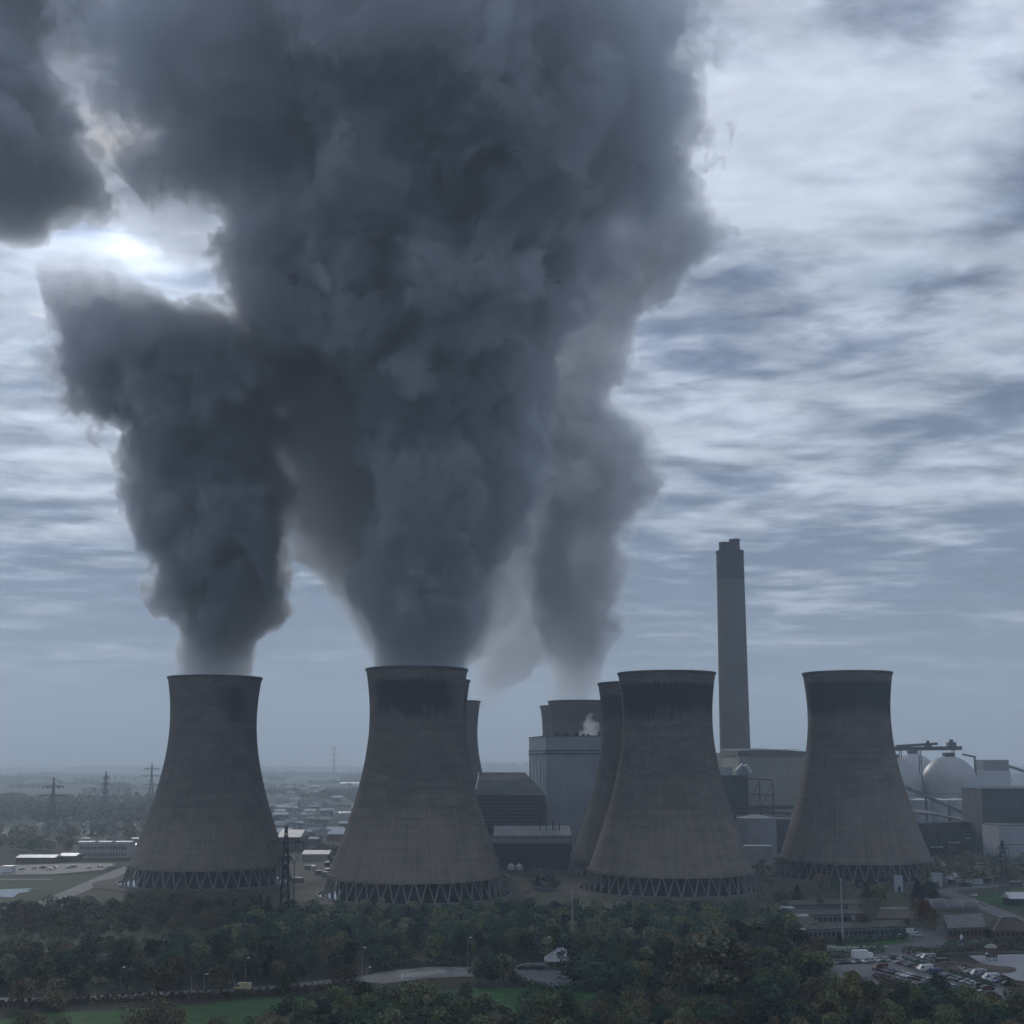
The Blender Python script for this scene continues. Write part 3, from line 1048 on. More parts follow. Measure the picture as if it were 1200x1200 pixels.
gap_building('two-storey white office block with two rows of dark windows left of the leftmost tower', 92, 150, 990, 1006, 18, M['render'], M['roof_grey'], (17, 2), name='office_block')
for k in range(3):
    yy = G(120, 1006).y
    o = MB().box(-7, 7, 0, 5, 0, 1.2).obj('roof_hut', M['roof_white'])
    o.location = (X(102 + 20 * k, yy), yy + 9, Z(990, yy) + 0.5)
    tag(o, 'bright white roof hut on the white office block, %s' % ('left one', 'middle one', 'right one')[k], 'roof hut', 'roof huts on the white office block')
gap_building('very long low shed with a gleaming white roof at the far left', 19, 64, 1005, 1011, 14, M['brick'], M['roof_white'], name='long_shed', cat='shed', pitch=1.5)
gap_building('short low shed with a white roof between the long shed and the office block', 69, 89, 1003, 1009, 14, M['brick'], M['roof_white'], name='long_shed', cat='shed', pitch=1.5)
gap_building('small white cabin beside the car park at the left edge', 2, 14, 1016, 1023, 6, M['white'], M['roof_white'], name='cabin', cat='cabin')
gap_building('white-roofed store wing running up to the leftmost tower', 134, 158, 991, 1001, 20, M['render'], M['roof_white'], name='store_wing', cat='shed', pitch=1.2)
gap_building('warehouse with a pale sloping roof behind the near pylon', 325, 352, 981, 997, 40, M['cladding_dark'], M['roof_pale'], name='warehouse', cat='warehouse', pitch=4.5)
gap_building('low shed with a bright flat roof right of the near pylon', 354, 385, 1001, 1009, 22, M['render'], M['roof_pale'], name='warehouse', cat='shed', pitch=2.0)
gap_building('white roofed depot just left of the front tower, far back', 392, 414, 953, 958, 25, M['render'], M['roof_white'], name='depot', cat='shed', pitch=1.5)
gap_building('distant white warehouse on the town edge left of the front tower', 398, 424, 918, 921, 40, M['render'], M['roof_white'], name='depot', cat='shed', pitch=3)
gap_building('square flat roofed valve house between the two front towers in the middle', 584, 607, 1000, 1011, 9, M['hall_dark'], M['concrete'], name='valve_house', cat='building')
gap_building('dark flat roofed pump room beside the tower half hidden at right of the middle', 641, 664, 1001, 1010, 8, M['hall_dark'], M['concrete'], name='pump_room', cat='building')
# ------------------------------------------------------------------ steam plumes
def smoke_material(name, ramp, z0, z1, sc, dens, k, a_max, nscale, seed, thin=0.5, soft=0.2, fade=1.0, aniso=0.35, col=(0.86, 0.88, 0.92)):
    """ramp: list of (t, cx, rx, cy, amp) with local coords normalised by sc."""
    m = bpy.data.materials.new(name)
    m.use_nodes = True
    N = Nodes(m.node_tree)
    N.n.clear()
    tc = N.add('ShaderNodeTexCoord').outputs['Object']
    x, y, z = N.sep(tc)
    t = N.math('DIVIDE', N.math('SUBTRACT', z, z0), z1 - z0, clamp=True)
    rp = N.add('ShaderNodeValToRGB')
    cr = rp.color_ramp
    cr.interpolation = 'CARDINAL'
    while len(cr.elements) > 1:
        cr.elements.remove(cr.elements[0])
    for i, (tt, cx, rx, cyy, am) in enumerate(ramp):
        e = cr.elements[0] if i == 0 else cr.elements.new(tt)
        if i == 0:
            e.position = tt
        e.color = (cx / sc * 0.5 + 0.5, rx / sc, cyy / sc * 0.5 + 0.5, am)
    N.put(rp.inputs[0], t)
    sp = N.add('ShaderNodeSeparateColor')
    N.l.new(rp.outputs[0], sp.inputs[0])
    cx = N.math('MULTIPLY', N.math('SUBTRACT', sp.outputs[0], 0.5), 2 * sc)
    cyv = N.math('MULTIPLY', N.math('SUBTRACT', sp.outputs[2], 0.5), 2 * sc)
    rx = N.math('MAXIMUM', N.math('MULTIPLY', sp.outputs[1], sc), 1.0)
    dx = N.math('DIVIDE', N.math('SUBTRACT', x, cx), rx)
    dy = N.math('DIVIDE', N.math('SUBTRACT', y, cyv), rx)
    d = N.math('SQRT', N.math('ADD', N.math('MULTIPLY', dx, dx), N.math('MULTIPLY', dy, dy)))
    mp = N.add('ShaderNodeMapping')
    N.l.new(tc, mp.inputs[0])
    mp.inputs['Location'].default_value = (seed * 91.37, seed * 37.71, seed * 53.19 + 17.3)
    mp.inputs['Rotation'].default_value = (0.61, 0.43, 0.87)
    nz = N.noise(mp.outputs[0], nscale, 6, 0.66, 0.0)
    nz.node.inputs['Lacunarity'].default_value = 2.17
    amp = N.math('MULTIPLY', rp.outputs[1], a_max)
    e = N.math('ADD', N.math('MULTIPLY', N.math('SUBTRACT', 0.93, d), k), N.math('MULTIPLY', N.math('SUBTRACT', nz, 0.5), amp))
    rho = N.math('MULTIPLY', N.rng(e, 0.0, soft), N.math('MULTIPLY', N.math('MULTIPLY', N.rng(t, 0.15, 0.95, 1.0, thin, False), N.math('MULTIPLY', N.rng(t, 0.0, 0.08, 0.6, 1.0), N.rng(t, 1.02, fade))), dens))
    pv = N.add('ShaderNodeVolumePrincipled')
    pv.inputs['Color'].default_value = (*col, 1)
    pv.inputs['Anisotropy'].default_value = aniso
    N.put(pv.inputs['Density'], rho)
    out = N.add('ShaderNodeOutputMaterial')
    N.l.new(pv.outputs[0], out.inputs['Volume'])
    # the outermost veil of droplets: almost nothing
    tr = N.add('ShaderNodeBsdfTransparent')
    df = N.add('ShaderNodeBsdfDiffuse')
    df.inputs[0].default_value = (0.8, 0.8, 0.8, 1)
    mx = N.add('ShaderNodeMixShader')
    mx.inputs[0].default_value = 0.004
    N.l.new(tr.outputs[0], mx.inputs[1])
    N.l.new(df.outputs[0], mx.inputs[2])
    N.l.new(mx.outputs[0], out.inputs['Surface'])
    return m


def plume(label, rows, yfun, dens, k, a_max, nscale, seed, col=(0.85, 0.90, 0.97), thin=0.5, soft=0.2, fade=1.0, group='steam plumes above the cooling towers'):
    """rows: (row, left px, right px, amp) from bottom to top, read off the photograph; yfun(row) is the distance."""
    pts = []
    for (row, l, r, am) in rows:
        yy = yfun(row)
        p0, p1 = W(l, row, yy), W(r, row, yy)
        pts.append(((p0.x + p1.x) / 2, yy, (p0.z + p1.z) / 2, abs(p1.x - p0.x) / 2, am))
    bx, by, bz = pts[0][0], pts[0][1], pts[0][2]
    z0, z1 = 0.0, pts[-1][2] - bz
    loc = [((p[2] - bz), p[0] - bx, p[3], p[1] - by, p[4]) for p in pts]
    sc = max(max(abs(q[1]), abs(q[3]), q[2]) for q in loc) * 1.3
    ramp = [((q[0] - z0) / (z1 - z0), q[1], q[2], q[3], q[4]) for q in loc]
    m = smoke_material('steam', ramp, z0, z1, sc, dens, k, a_max, nscale, seed, thin, soft, fade, col=col)
    zs = [q[0] for q in loc]
    o_z = np.array(zs)
    mb = MB()
    nr, na = 60, 72
    vs, fs = [], []
    for i in range(nr + 1):
        zz = z0 + (z1 - z0) * i / nr
        cx = np.interp(zz, o_z, [q[1] for q in loc])
        rx = np.interp(zz, o_z, [q[2] for q in loc])
        cyy = np.interp(zz, o_z, [q[3] for q in loc])
        am = np.interp(zz, o_z, [q[4] for q in loc])
        for j in range(na):
            an = 2 * PI * j / na
            ux, uy = math.cos(an), math.sin(an)
            n = mnoise.fractal(Vector(((cx + rx * ux) * nscale + seed * 3, (cyy + rx * uy) * nscale, zz * nscale)), 0.8, 2.0, 4)
            rr = rx * (1.02 + am * (0.19 + 0.16 * n))
            vs.append((cx + rr * ux, cyy + rr * uy, zz))
    for i in range(nr):
        for j in range(na):
            j2 = (j + 1) % na
            fs.append((i * na + j, i * na + j2, (i + 1) * na + j2, (i + 1) * na + j))
    fs.append(tuple(range(na - 1, -1, -1)))
    fs.append(tuple(range(nr * na, (nr + 1) * na)))
    mb.add(vs, fs)
    o = mb.obj('steam_plume', m, None, smooth=True)
    o.location = (bx, by, bz)
    tag(o, label, 'steam plume', group)
    return o


def lin(r0, y0, r1, y1):
    return lambda r: y0 + (y1 - y0) * min(1.0, max(0.0, (r - r0) / (r1 - r0)))


P1 = [(792, 203, 304, .25), (770, 206, 306, .4), (740, 204, 318, .7), (718, 190, 334, 1), (690, 176, 342, 1), (650, 168, 346, 1), (600, 160, 352, 1),
      (550, 142, 338, 1), (500, 106, 335, 1), (470, 90, 345, 1), (430, 78, 362, 1), (405, 66, 365, 1), (388, 58, 300, 1), (368, 46, 215, 1), (340, 26, 180, 1), (318, 36, 172, 1), (300, 66, 140, 1), (288, 92, 112, 1)]
P2 = [(786, 431, 547, .25), (760, 432, 560, .4), (730, 430, 582, .7), (700, 428, 596, 1), (650, 428, 612, 1), (600, 428, 622, 1), (550, 424, 634, 1), (500, 412, 645, 1),
      (450, 368, 655, 1), (400, 305, 675, 1), (350, 272, 705, 1), (300, 262, 730, 1), (250, 245, 752, 1), (205, 175, 770, 1), (150, 150, 790, 1), (100, 140, 803, 1), (40, 140, 803, 1), (-40, 150, 790, 1), (-90, 200, 700, 1)]
P3 = [(830, 548, 570, .8), (805, 546, 606, 1), (775, 547, 645, 1), (740, 550, 662, 1), (700, 552, 670, 1), (640, 540, 668, 1), (580, 530, 665, 1), (500, 540, 665, 1), (430, 560, 650, 1)]
P4 = [(823, 641, 698, .25), (790, 640, 712, .5), (760, 634, 720, 1), (730, 620, 728, 1), (700, 612, 735, 1), (650, 604, 732, 1), (615, 606, 740, 1), (592, 610, 756, 1), (572, 606, 774, 1), (555, 604, 780, 1),
      (538, 600, 775, 1), (515, 600, 757, 1), (480, 604, 742, 1), (440, 610, 740, 1), (400, 616, 752, 1), (360, 620, 768, 1), (330, 630, 808, 1), (300, 640, 845, 1), (260, 650, 856, 1),
      (235, 660, 832, 1), (200, 668, 820, 1), (140, 670, 822, 1), (80, 672, 812, 1), (0, 665, 785, 1), (-60, 690, 750, 1)]
P5 = [(797, 436, 545, .25), (770, 424, 575, .5), (730, 404, 600, 1), (700, 380, 612, 1), (660, 342, 628, 1), (620, 305, 645, 1), (580, 280, 655, 1), (520, 262, 668, 1), (450, 255, 680, 1), (400, 255, 690, 1),
      (350, 285, 705, 1), (300, 280, 720, 1), (250, 275, 725, 1), (210, 300, 700, 1)]
P6 = [(275, -40, 50, 1), (250, -90, 112, 1), (210, -90, 138, 1), (170, -90, 128, 1), (130, -90, 100, 1), (90, -90, 75, 1), (50, -90, 75, 1), (10, -90, 110, 1), (-40, -80, 130, 1), (-90, -40, 100, 1)]
P7 = [(325, 200, 270, .9), (290, 165, 285, 1), (262, 120, 290, 1), (235, 85, 300, 1), (190, 60, 310, 1), (140, 30, 320, 1), (80, 20, 320, 1), (20, 30, 320, 1), (-40, 40, 310, 1), (-90, 80, 260, 1)]
plume('dark steam plume rising and leaning left from the leftmost cooling tower', P1, lin(790, 737, 285, 700), 0.13, 3.2, 8.8, 0.025, 1.0, thin=.7, fade=.70)
plume('huge dark steam plume widening above the front tower with the oval stain', P2, lin(786, 669, -90, 660), 0.11, 3.8, 8.6, 0.019, 2.0, thin=.2)
plume('pale steam plume drifting up from the distant tower behind the louvred hall', P3, lin(826, 1040, 430, 900), 0.035, 3.0, 6.4, 0.022, 3.6, thin=.8, soft=.4)
plume('tall grey steam plume with a bulging right edge rising behind the boiler house', P4, lin(823, 1040, -60, 800), 0.055, 3.4, 8.2, 0.022, 4.4, thin=.7, soft=.28)
plume('pale wide steam plume showing left of the huge dark one behind it', P5, lin(797, 764, 200, 800), 0.042, 3.2, 6.2, 0.019, 5.5, thin=.8, soft=.4)
plume('ragged dark bank of drifted steam in the top left corner', P6, lin(268, 720, -90, 720), 0.075, 2.4, 8.0, 0.020, 6.0, thin=1.0, soft=.35)
plume('thin pale veil of steam between the top left bank and the huge dark plume', P7, lin(262, 790, -90, 790), 0.017, 2.2, 6.0, 0.018, 7.3, thin=1.0, soft=.6)
# clutter of the town and switchyard between the two left towers
sub = 0
for k in range(100):
    row = 912 + 78 * rnd.random() ** .9
    px = rnd.uniform(306 + (row - 905) * 0.16, 436 - (row - 905) * 0.45)
    y = G(px, row).y
    sz = rnd.uniform(2.5, 7) * (0.8 + y / 3500)
    mw = rnd.choice(['cladding', 'brick', 'render', 'cladding_dark', 'render'])
    mr = rnd.choice(['roof_white', 'roof_grey', 'roof_pale', 'roof_brown', 'roof_grey', 'roof_pale', 'roof_white'])
    h = rnd.uniform(3.5, 7.5)
    t = thing('outbuilding', {'roof_white': 'white roofed', 'roof_grey': 'grey roofed', 'roof_pale': 'pale roofed', 'roof_brown': 'brown roofed'}[mr] + ' building in the hazy town, ' + ('far back' if row < 930 else 'midway back' if row < 955 else 'close in') + ' ' + ('beside the leftmost tower' if px < 345 else 'between the two left towers' if px < 385 else 'beside the front tower'), 'building', (G(px, row).x, y, 0), rnd.uniform(-.4, .4), 'small buildings of the town between the left towers')
    MB().box(-sz, sz, 0, sz * 1.1, 0, h).obj('wall', M[mw], t)
    b = MB()
    w, d, p = sz + .4, sz * 1.1, h + sz * .35
    b.add([(-w, -.4, h), (w, -.4, h), (w, d + .4, h), (-w, d + .4, h), (-w, d / 2, p), (w, d / 2, p)], [(0, 1, 5, 4), (2, 3, 4, 5), (0, 4, 3), (1, 2, 5), (0, 3, 2, 1)])
    b.obj('roof', M[mr], t)
for k in range(14):
    row = rnd.uniform(950, 978)
    px = rnd.uniform(330, 412)
    p = G(px, row)
    b = MB()
    for s in (-5, 5):
        b.bar((s, 0, 0), (s, 0, 14), .35)
        b.bar((s, 0, 14), (s, 0, 17), .2)
    b.bar((-5, 0, 12), (5, 0, 12), .4).bar((-5, 0, 13), (5, 0, 13), .3)
    o = b.obj('switchyard_gantry', M['galv'])
    o.location = p
    tag(o, 'steel switchyard gantry standing in the hazy yard between the left towers', 'gantry', 'switchyard gantries')

for k in range(22):
    row = rnd.uniform(948, 990)
    px = rnd.uniform(78, 196 - (row - 945) * .7)
    p = G(px, row)
    mr = rnd.choice(['roof_white', 'roof_pale', 'roof_grey', 'roof_white'])
    t = thing('outbuilding', '%s shed on the flat land left of the leftmost tower' % {'roof_white': 'small bright roofed', 'roof_pale': 'small pale roofed', 'roof_grey': 'small grey roofed'}[mr], 'shed', p, rnd.uniform(-.3, .3), 'small sheds left of the leftmost tower')
    w, h = rnd.uniform(2, 5.5), rnd.uniform(2.4, 4)
    MB().box(-w, w, 0, w, 0, h).obj('wall', M['render'], t)
    MB().box(-w - .3, w + .3, -.3, w + .3, h + .01, h + .35).obj('roof', M[mr], t)

# ------------------------------------------------------------------ pylons and masts
def lattice_mesh(h, wb, arms, wt=1.2, th=.22):
    """Tower body and cross arms of a pylon: (body, [arm meshes])."""
    b = MB()
    waist = h * .62

    def hw(z):
        return wb / 2 + (wt / 2 + .5 - wb / 2) * min(1, z / waist) if z < waist else (wt / 2 + .5) + (0.15 - wt / 2 - .5) * ((z - waist) / (h - waist)) * .8
    n = 11
    zs = [h * (1 - (1 - i / n) ** 1.35) for i in range(n + 1)]
    cs = ((-1, -1), (1, -1), (1, 1), (-1, 1))
    for i in range(n):
        za, zb = zs[i], zs[i + 1]
        wa, w2 = hw(za), hw(zb)
        for k in range(4):
            a, c = cs[k], cs[(k + 1) % 4]
            b.bar((a[0] * wa, a[1] * wa, za), (a[0] * w2, a[1] * w2, zb), th, 3)
            b.bar((a[0] * wa, a[1] * wa, za), (c[0] * w2, c[1] * w2, zb), th * .6, 3)
            b.bar((c[0] * wa, c[1] * wa, za), (a[0] * w2, a[1] * w2, zb), th * .6, 3)
    body = b.mesh('lattice', M['steel'])
    am = []
    for (z, half) in arms:
        c = MB()
        w = hw(z)
        for s in (-1, 1):
            for yy in (-w, w):
                c.bar((s * w, yy, z), (s * half, 0, z + .2), th * .8, 3)
                c.bar((s * w, yy, z + 1.8), (s * half, 0, z + .3), th * .7, 3)
            for f in (.35, .65):
                x = s * (w + (half - w) * f)
                c.bar((x, -w * (1 - f), z), (x, w * (1 - f), z + 1.2), th * .5, 3)
            c.bar((s * half, 0, z), (s * half, 0, z - 2.2), th * .8, 4)
            c.bar((s * (half * .55), 0, z), (s * (half * .55), 0, z - 2.2), th * .8, 4)
        am.append(c.mesh('cross_arm', M['steel']))
    return body, am


def pylon(label, px, row_base, row_top, arms, wb=7.0, th=.22, rz=0.0):
    p = G(px, row_base)
    h = W(px, row_top, p.y).z
    body, am = lattice_mesh(h, wb, [(h * a, l) for a, l in arms], th=th)
    t = thing('electricity_pylon', label, 'pylon', p, rz, 'electricity pylons')
    link('lattice', body, t)
    for a in am:
        link('cross_arm', a, t)


pylon('near dark lattice pylon with one wide cross arm in front of the leftmost tower', 333, 1066, 968, [(.80, 8.2), (.60, 3.2)], 3.8, .32)
pylon('pylon furthest left, with two wide arms against the hazy trees', 60, 968, 911, [(.62, 14), (.80, 11)], 9, .55)
pylon('tall narrow pylon halfway between the left edge and the leftmost tower', 122, 956, 904, [(.55, 5), (.72, 5), (.87, 4)], 9, .55, .9)
pylon('pylon partly hidden by the flank of the leftmost tower', 176, 946, 894, [(.5, 12), (.70, 15), (.86, 11)], 9, .55)
pylon('faint distant pylon on the skyline between the two left towers', 391, 912, 873, [(.55, 12), (.72, 14), (.88, 11)], 10, .9)
pylon('slim lattice mast at the right edge behind the small roofed shed', 1178, 1050, 985, [(.7, 4), (.85, 3)], 4, .16)


def pole(name, label, px, row_base, row_top, r, mm, lamp=None, cat='pole', group=None, lean=0.0):
    p = G(px, row_base)
    h = W(px, row_top, p.y).z
    t = thing(name, label, cat, p, 0, group)
    MB().bar((0, 0, 0), (lean, 0, h), r, 8, r * .6).obj('shaft', mm, t)
    if lamp:
        MB().bar((lean, 0, h - .1), (lean + lamp, -.4, h + .25), .07, 6).obj('arm', mm, t)
        MB().lathe([(0.01, h + .05), (.42, h + .12), (.42, h + .3), (0.01, h + .42)], 12, lean + lamp, -.4).obj('lamp_head', M['white'], t)
    else:
        MB().lathe([(r * .6, h), (r * 1.5, h + .1), (r * 1.5, h + .5), (.01, h + .7)], 10, lean, 0).obj('cap', mm, t)
    return t


pole('lighting_mast', 'tall pale mast rising from the dark wood between the two middle towers', 671, 1112, 1046, .34, M['render'], cat='mast')
pole('lighting_mast', 'tall pale mast in front of the flat-roofed offices at right', 988, 1106, 1032, .34, M['render'], cat='mast')
pole('utility_pole', 'dark post beside the near pylon', 344, 1062, 1010, .3, M['steel'], cat='post')
pole('utility_pole', 'bare leaning pole over the yellow van on the left road', 276, 1160, 1140, .14, M['galv'], lean=-1.2)
pole('utility_pole', 'straight bare pole beside the left road', 224, 1164, 1147, .14, M['galv'])
pole('utility_pole', 'left one of two pale poles by the flat-roofed offices', 897, 1086, 1060, .12, M['galv'], group=None)
pole('utility_pole', 'right one of two pale poles by the flat-roofed offices', 903, 1086, 1062, .12, M['galv'], group=None)
for px, rb, rt, lab in ((424, 1146, 1111, 'street lamp where the left road widens into the lay-by'), (548, 1134, 1099, 'street lamp behind the upper end of the lay-by'),
                        (641, 1130, 1099, 'street lamp behind the car yard'), (287, 1158, 1123, 'street lamp beside the yellow van'), (239, 1160, 1142, 'low lamp among the trees left of the yellow van'),
                        (430, 1143, 1134, 'short lamp at the mouth of the lay-by'), (141, 1160, 1134, 'street lamp on the road at far left'), (735, 1150, 1126, 'street lamp right of the car yard'),
                        (1052, 1106, 1095, 'white-headed lamp by the junction in front of the low brick office'), (1154, 1150, 1118, 'lamp post in front of the pale empty lot')):
    pole('street_lamp', lab, px, rb, rt, .11, M['galv'], .9, 'street lamp', 'street lamps')

# sign at the lay-by
p = G(471, 1150)
t = thing('road_sign', 'small white upright sign board beside the lay-by', 'sign', p)
MB().bar((0, 0.1, 0), (0, 0.1, 1.5), .06).obj('post', M['galv'], t)
MB().box(-.35, .35, -.05, .05, .8, 2.2).obj('board', M['white'], t)
for px, row, lab in ((1127, 1103, 'left white sign board in the hedge before the brick office'), (1148, 1101, 'right white sign board in the hedge before the brick office')):
    t = thing('road_sign', lab, 'sign', G(px, row))
    MB().box(-.6, .6, -.06, .06, .6, 2.4).obj('board', M['white'], t)
    MB().bar((-.5, .1, 0), (-.5, .1, 2), .07).bar((.5, .1, 0), (.5, .1, 2), .07).obj('post', M['galv'], t)

# ------------------------------------------------------------------ offices and sheds at lower right
def flat_block(t, name, corners, h, mr, mw, win=None):
    """A flat-roofed wing on four ground corners (photo pixels), children of t."""
    ox, oy = t.location.x, t.location.y
    q = [G(*c) for c in corners]
    pts = [(v.x - ox, v.y - oy) for v in q]
    MB().prism(pts, 0, h).obj('wall', mw, t)
    cx = sum(p[0] for p in pts) / len(pts)
    cy_ = sum(p[1] for p in pts) / len(pts)
    ro = [(cx + (p[0] - cx) * 1.0 + (0.35 if p[0] > cx else -.35), cy_ + (p[1] - cy_) + (0.35 if p[1] > cy_ else -.35)) for p in pts]
    MB().prism(ro, h + .01, h + .45).obj('roof', mr, t)
    if win:
        for (i, j, n) in win:
            a, b = Vector(pts[i]), Vector(pts[j])
            d = b - a
            u = d.normalized()
            nr = Vector((u.y, -u.x))
            me = MB().box(-d.length / n * .32, d.length / n * .32, -.05, .05, h * .38, h * .8).mesh('window', M['glass'])
            for k in range(n):
                pp = a + d * ((k + .5) / n) + nr * .05
                o = link('window', me, t)
                o.location = (pp.x, pp.y, 0)
                o.rotation_euler = (0, 0, math.atan2(d.y, d.x))


def offices():
    q = G(945, 1102)
    t = thing('office_block', 'single-storey flat-roofed offices built in wings round courtyards at lower right', 'offices', (q.x, q.y, 0))
    flat_block(t, 'wing', [(946, 1102), (962, 1094), (917, 1068), (906, 1072)], 4.0, M['roof_moss'], M['louvre'], [(3, 0, 9)])
    flat_block(t, 'wing', [(948, 1103), (1062, 1099), (1058, 1091), (952, 1096)], 4.0, M['roof_moss'], M['louvre'], [(0, 1, 22)])
    flat_block(t, 'wing', [(920, 1073), (1010, 1071), (1004, 1065), (916, 1067)], 4.0, M['roof_brown'], M['louvre'])
    flat_block(t, 'wing', [(940, 1085), (1012, 1084), (1009, 1078), (934, 1079)], 4.1, M['roof_brown'], M['louvre'], [(0, 1, 12)])
    flat_block(t, 'wing', [(1000, 1092), (1012, 1092), (1004, 1070), (994, 1070)], 3.9, M['roof_moss'], M['louvre'])
    for px, row, w in ((922, 1064, 3), (934, 1073, 4.4), (938, 1090, 2)):
        p = G(px, row, 4.6)
        MB().box(p.x - q.x - w, p.x - q.x + w, p.y - q.y - 1.6, p.y - q.y + 1.6, 4.46, 5.0).obj('rooflight', M['roof_white'], t)


offices()
q = G(1110, 1106)
t = thing('brick_office', 'low flat-roofed office with a row of dark windows beside the junction at right', 'office', (q.x, q.y, 0))
flat_block(t, 'wing', [(1112, 1103), (1156, 1101), (1150, 1085), (1108, 1087)], 4.4, M['roof_grey'], M['brick'], [(0, 1, 9)])
q = G(1045, 1075)
t = thing('garden_wall_store', 'long low brown store with a pale parapet left of the orange bush', 'store', (q.x, q.y, 0))
flat_block(t, 'wing', [(1026, 1085), (1066, 1085), (1064, 1074), (1032, 1074)], 2.6, M['roof_brown'], M['brick'])
MB().box(G(1032, 1074).x - q.x, G(1064, 1074).x - q.x, G(1045, 1074).y - q.y, G(1045, 1074).y - q.y + .8, 0, 4.0).obj('parapet', M['render'], t)


def hip_house(label, px0, px1, row_b, h, hp, depth, mw, mr, name='house', cat='house', rz=0.0, gable=False):
    a, b = G(px0, row_b), G(px1, row_b)
    t = thing(name, label, cat, (a + b) / 2, rz)
    w = (b - a).length / 2
    MB().box(-w, w, 0, depth, 0, h).obj('wall', mw, t)
    e = .5
    i = -e if gable else depth * .45
    m = MB()
    m.add([(-w - e, -e, h), (w + e, -e, h), (w + e, depth + e, h), (-w - e, depth + e, h), (-w + i, depth / 2, h + hp), (w - i, depth / 2, h + hp)],
          [(0, 1, 5, 4), (2, 3, 4, 5), (0, 4, 3), (1, 2, 5), (0, 3, 2, 1)])
    m.obj('roof', mr, t)
    MB().bar((-w - e, -e, h + .1), (-w + i, depth / 2, h + hp + .1), .16).bar((-w + i, depth / 2, h + hp + .1), (w - i, depth / 2, h + hp + .1), .16).obj('ridge_tile', M['render'], t)
    n = max(2, int(w))
    windows(t, -w + .5, w - .5, 0, h * .4, h * .8, n, .5)
    MB().box(-.5, .5, -.06, .02, 0, 2.1).obj('door', M['wood_dark'], t)
    return t


hip_house('house with a brown hipped roof and pale hip line at the right edge', 1165, 1216, 1102, 3.6, 4.2, 12, M['brick'], M['roof_brown'])
hip_house('small pitched-roof building with a pale gable roof beside the car yard', 640, 676, 1138, 3.0, 3.6, 9, M['brick'], M['roof_pale'], 'site_office', 'building')
hip_house('small dark shed with a bright pitched roof on the grass at the right edge', 1184, 1206, 1062, 3.4, 2.6, 9, M['hall_dark'], M['roof_white'], 'shed', 'shed', 0, True)


def barrel_shed():
    a, b = G(1092, 1068), G(1124, 1064)
    t = thing('barrel_shed', 'low shed with a curved grey barrel roof beside the access road', 'shed', a)
    L = (b - a).length
    m = MB()
    n = 10
    vs, fs = [], []
    for i in range(n + 1):
        an = PI * i / n
        yy, zz = 7 - 7 * math.cos(an), 1.2 + 3.6 * math.sin(an)
        vs += [(0, yy, zz), (L, yy, zz)]
        if i:
            fs.append((2 * i - 2, 2 * i, 2 * i + 1, 2 * i - 1))
    fs.append(tuple(range(0, 2 * n + 2, 2)))
    fs.append(tuple(range(2 * n + 1, 0, -2)))
    m.add(vs, fs)
    m.obj('barrel_roof', M['roof_grey'], t)
    m = MB()
    for x in (0.0, L * .33, L * .66, L):
        for i in range(n):
            a0, a1 = PI * i / n, PI * (i + 1) / n
            m.bar((x, 7 - 7.1 * math.cos(a0), 1.2 + 3.7 * math.sin(a0)), (x, 7 - 7.1 * math.cos(a1), 1.2 + 3.7 * math.sin(a1)), .18)
    m.obj('roof_rib', M['render'], t)
    MB().box(.1, L - .1, .2, 13.8, 0, 1.2).obj('wall', M['brick'], t)


barrel_shed()
for px, row, w, h, lab, mw in ((1054, 1046, 4, 8, 'blue-grey plant shed just right of the base of the far right tower', 'cladding'), (1099, 1040, 5, 7, 'pale box-like substation hut behind the dark conifer', 'tank'),
                               (1090, 1024, 6, 4, 'low dark cabin among bushes behind the access road', 'hall_dark'), (1127, 1022, 7, 4, 'white-roofed cabin among the yellow bushes at right', 'brick'),
                               (1150, 1030, 8, 3.4, 'first of two low sheds beyond the grass at right', 'hall_dark'), (1180, 1030, 9, 3.4, 'second of two low sheds beyond the grass at right', 'hall_dark')):
    p = G(px, row)
    t = thing('plant_shed', lab, 'shed', p)
    MB().box(-w / 2, w / 2, 0, w * .7, 0, h).obj('wall', M[mw], t)
    MB().box(-w / 2 - .2, w / 2 + .2, -.2, w * .7 + .2, h, h + .4).obj('roof', M['roof_pale' if h > 3.5 else 'roof_grey'], t)
    MB().box(-.8, .8, -.08, -.01, 0, min(h - .5, 3)).obj('door', M['steel'], t)

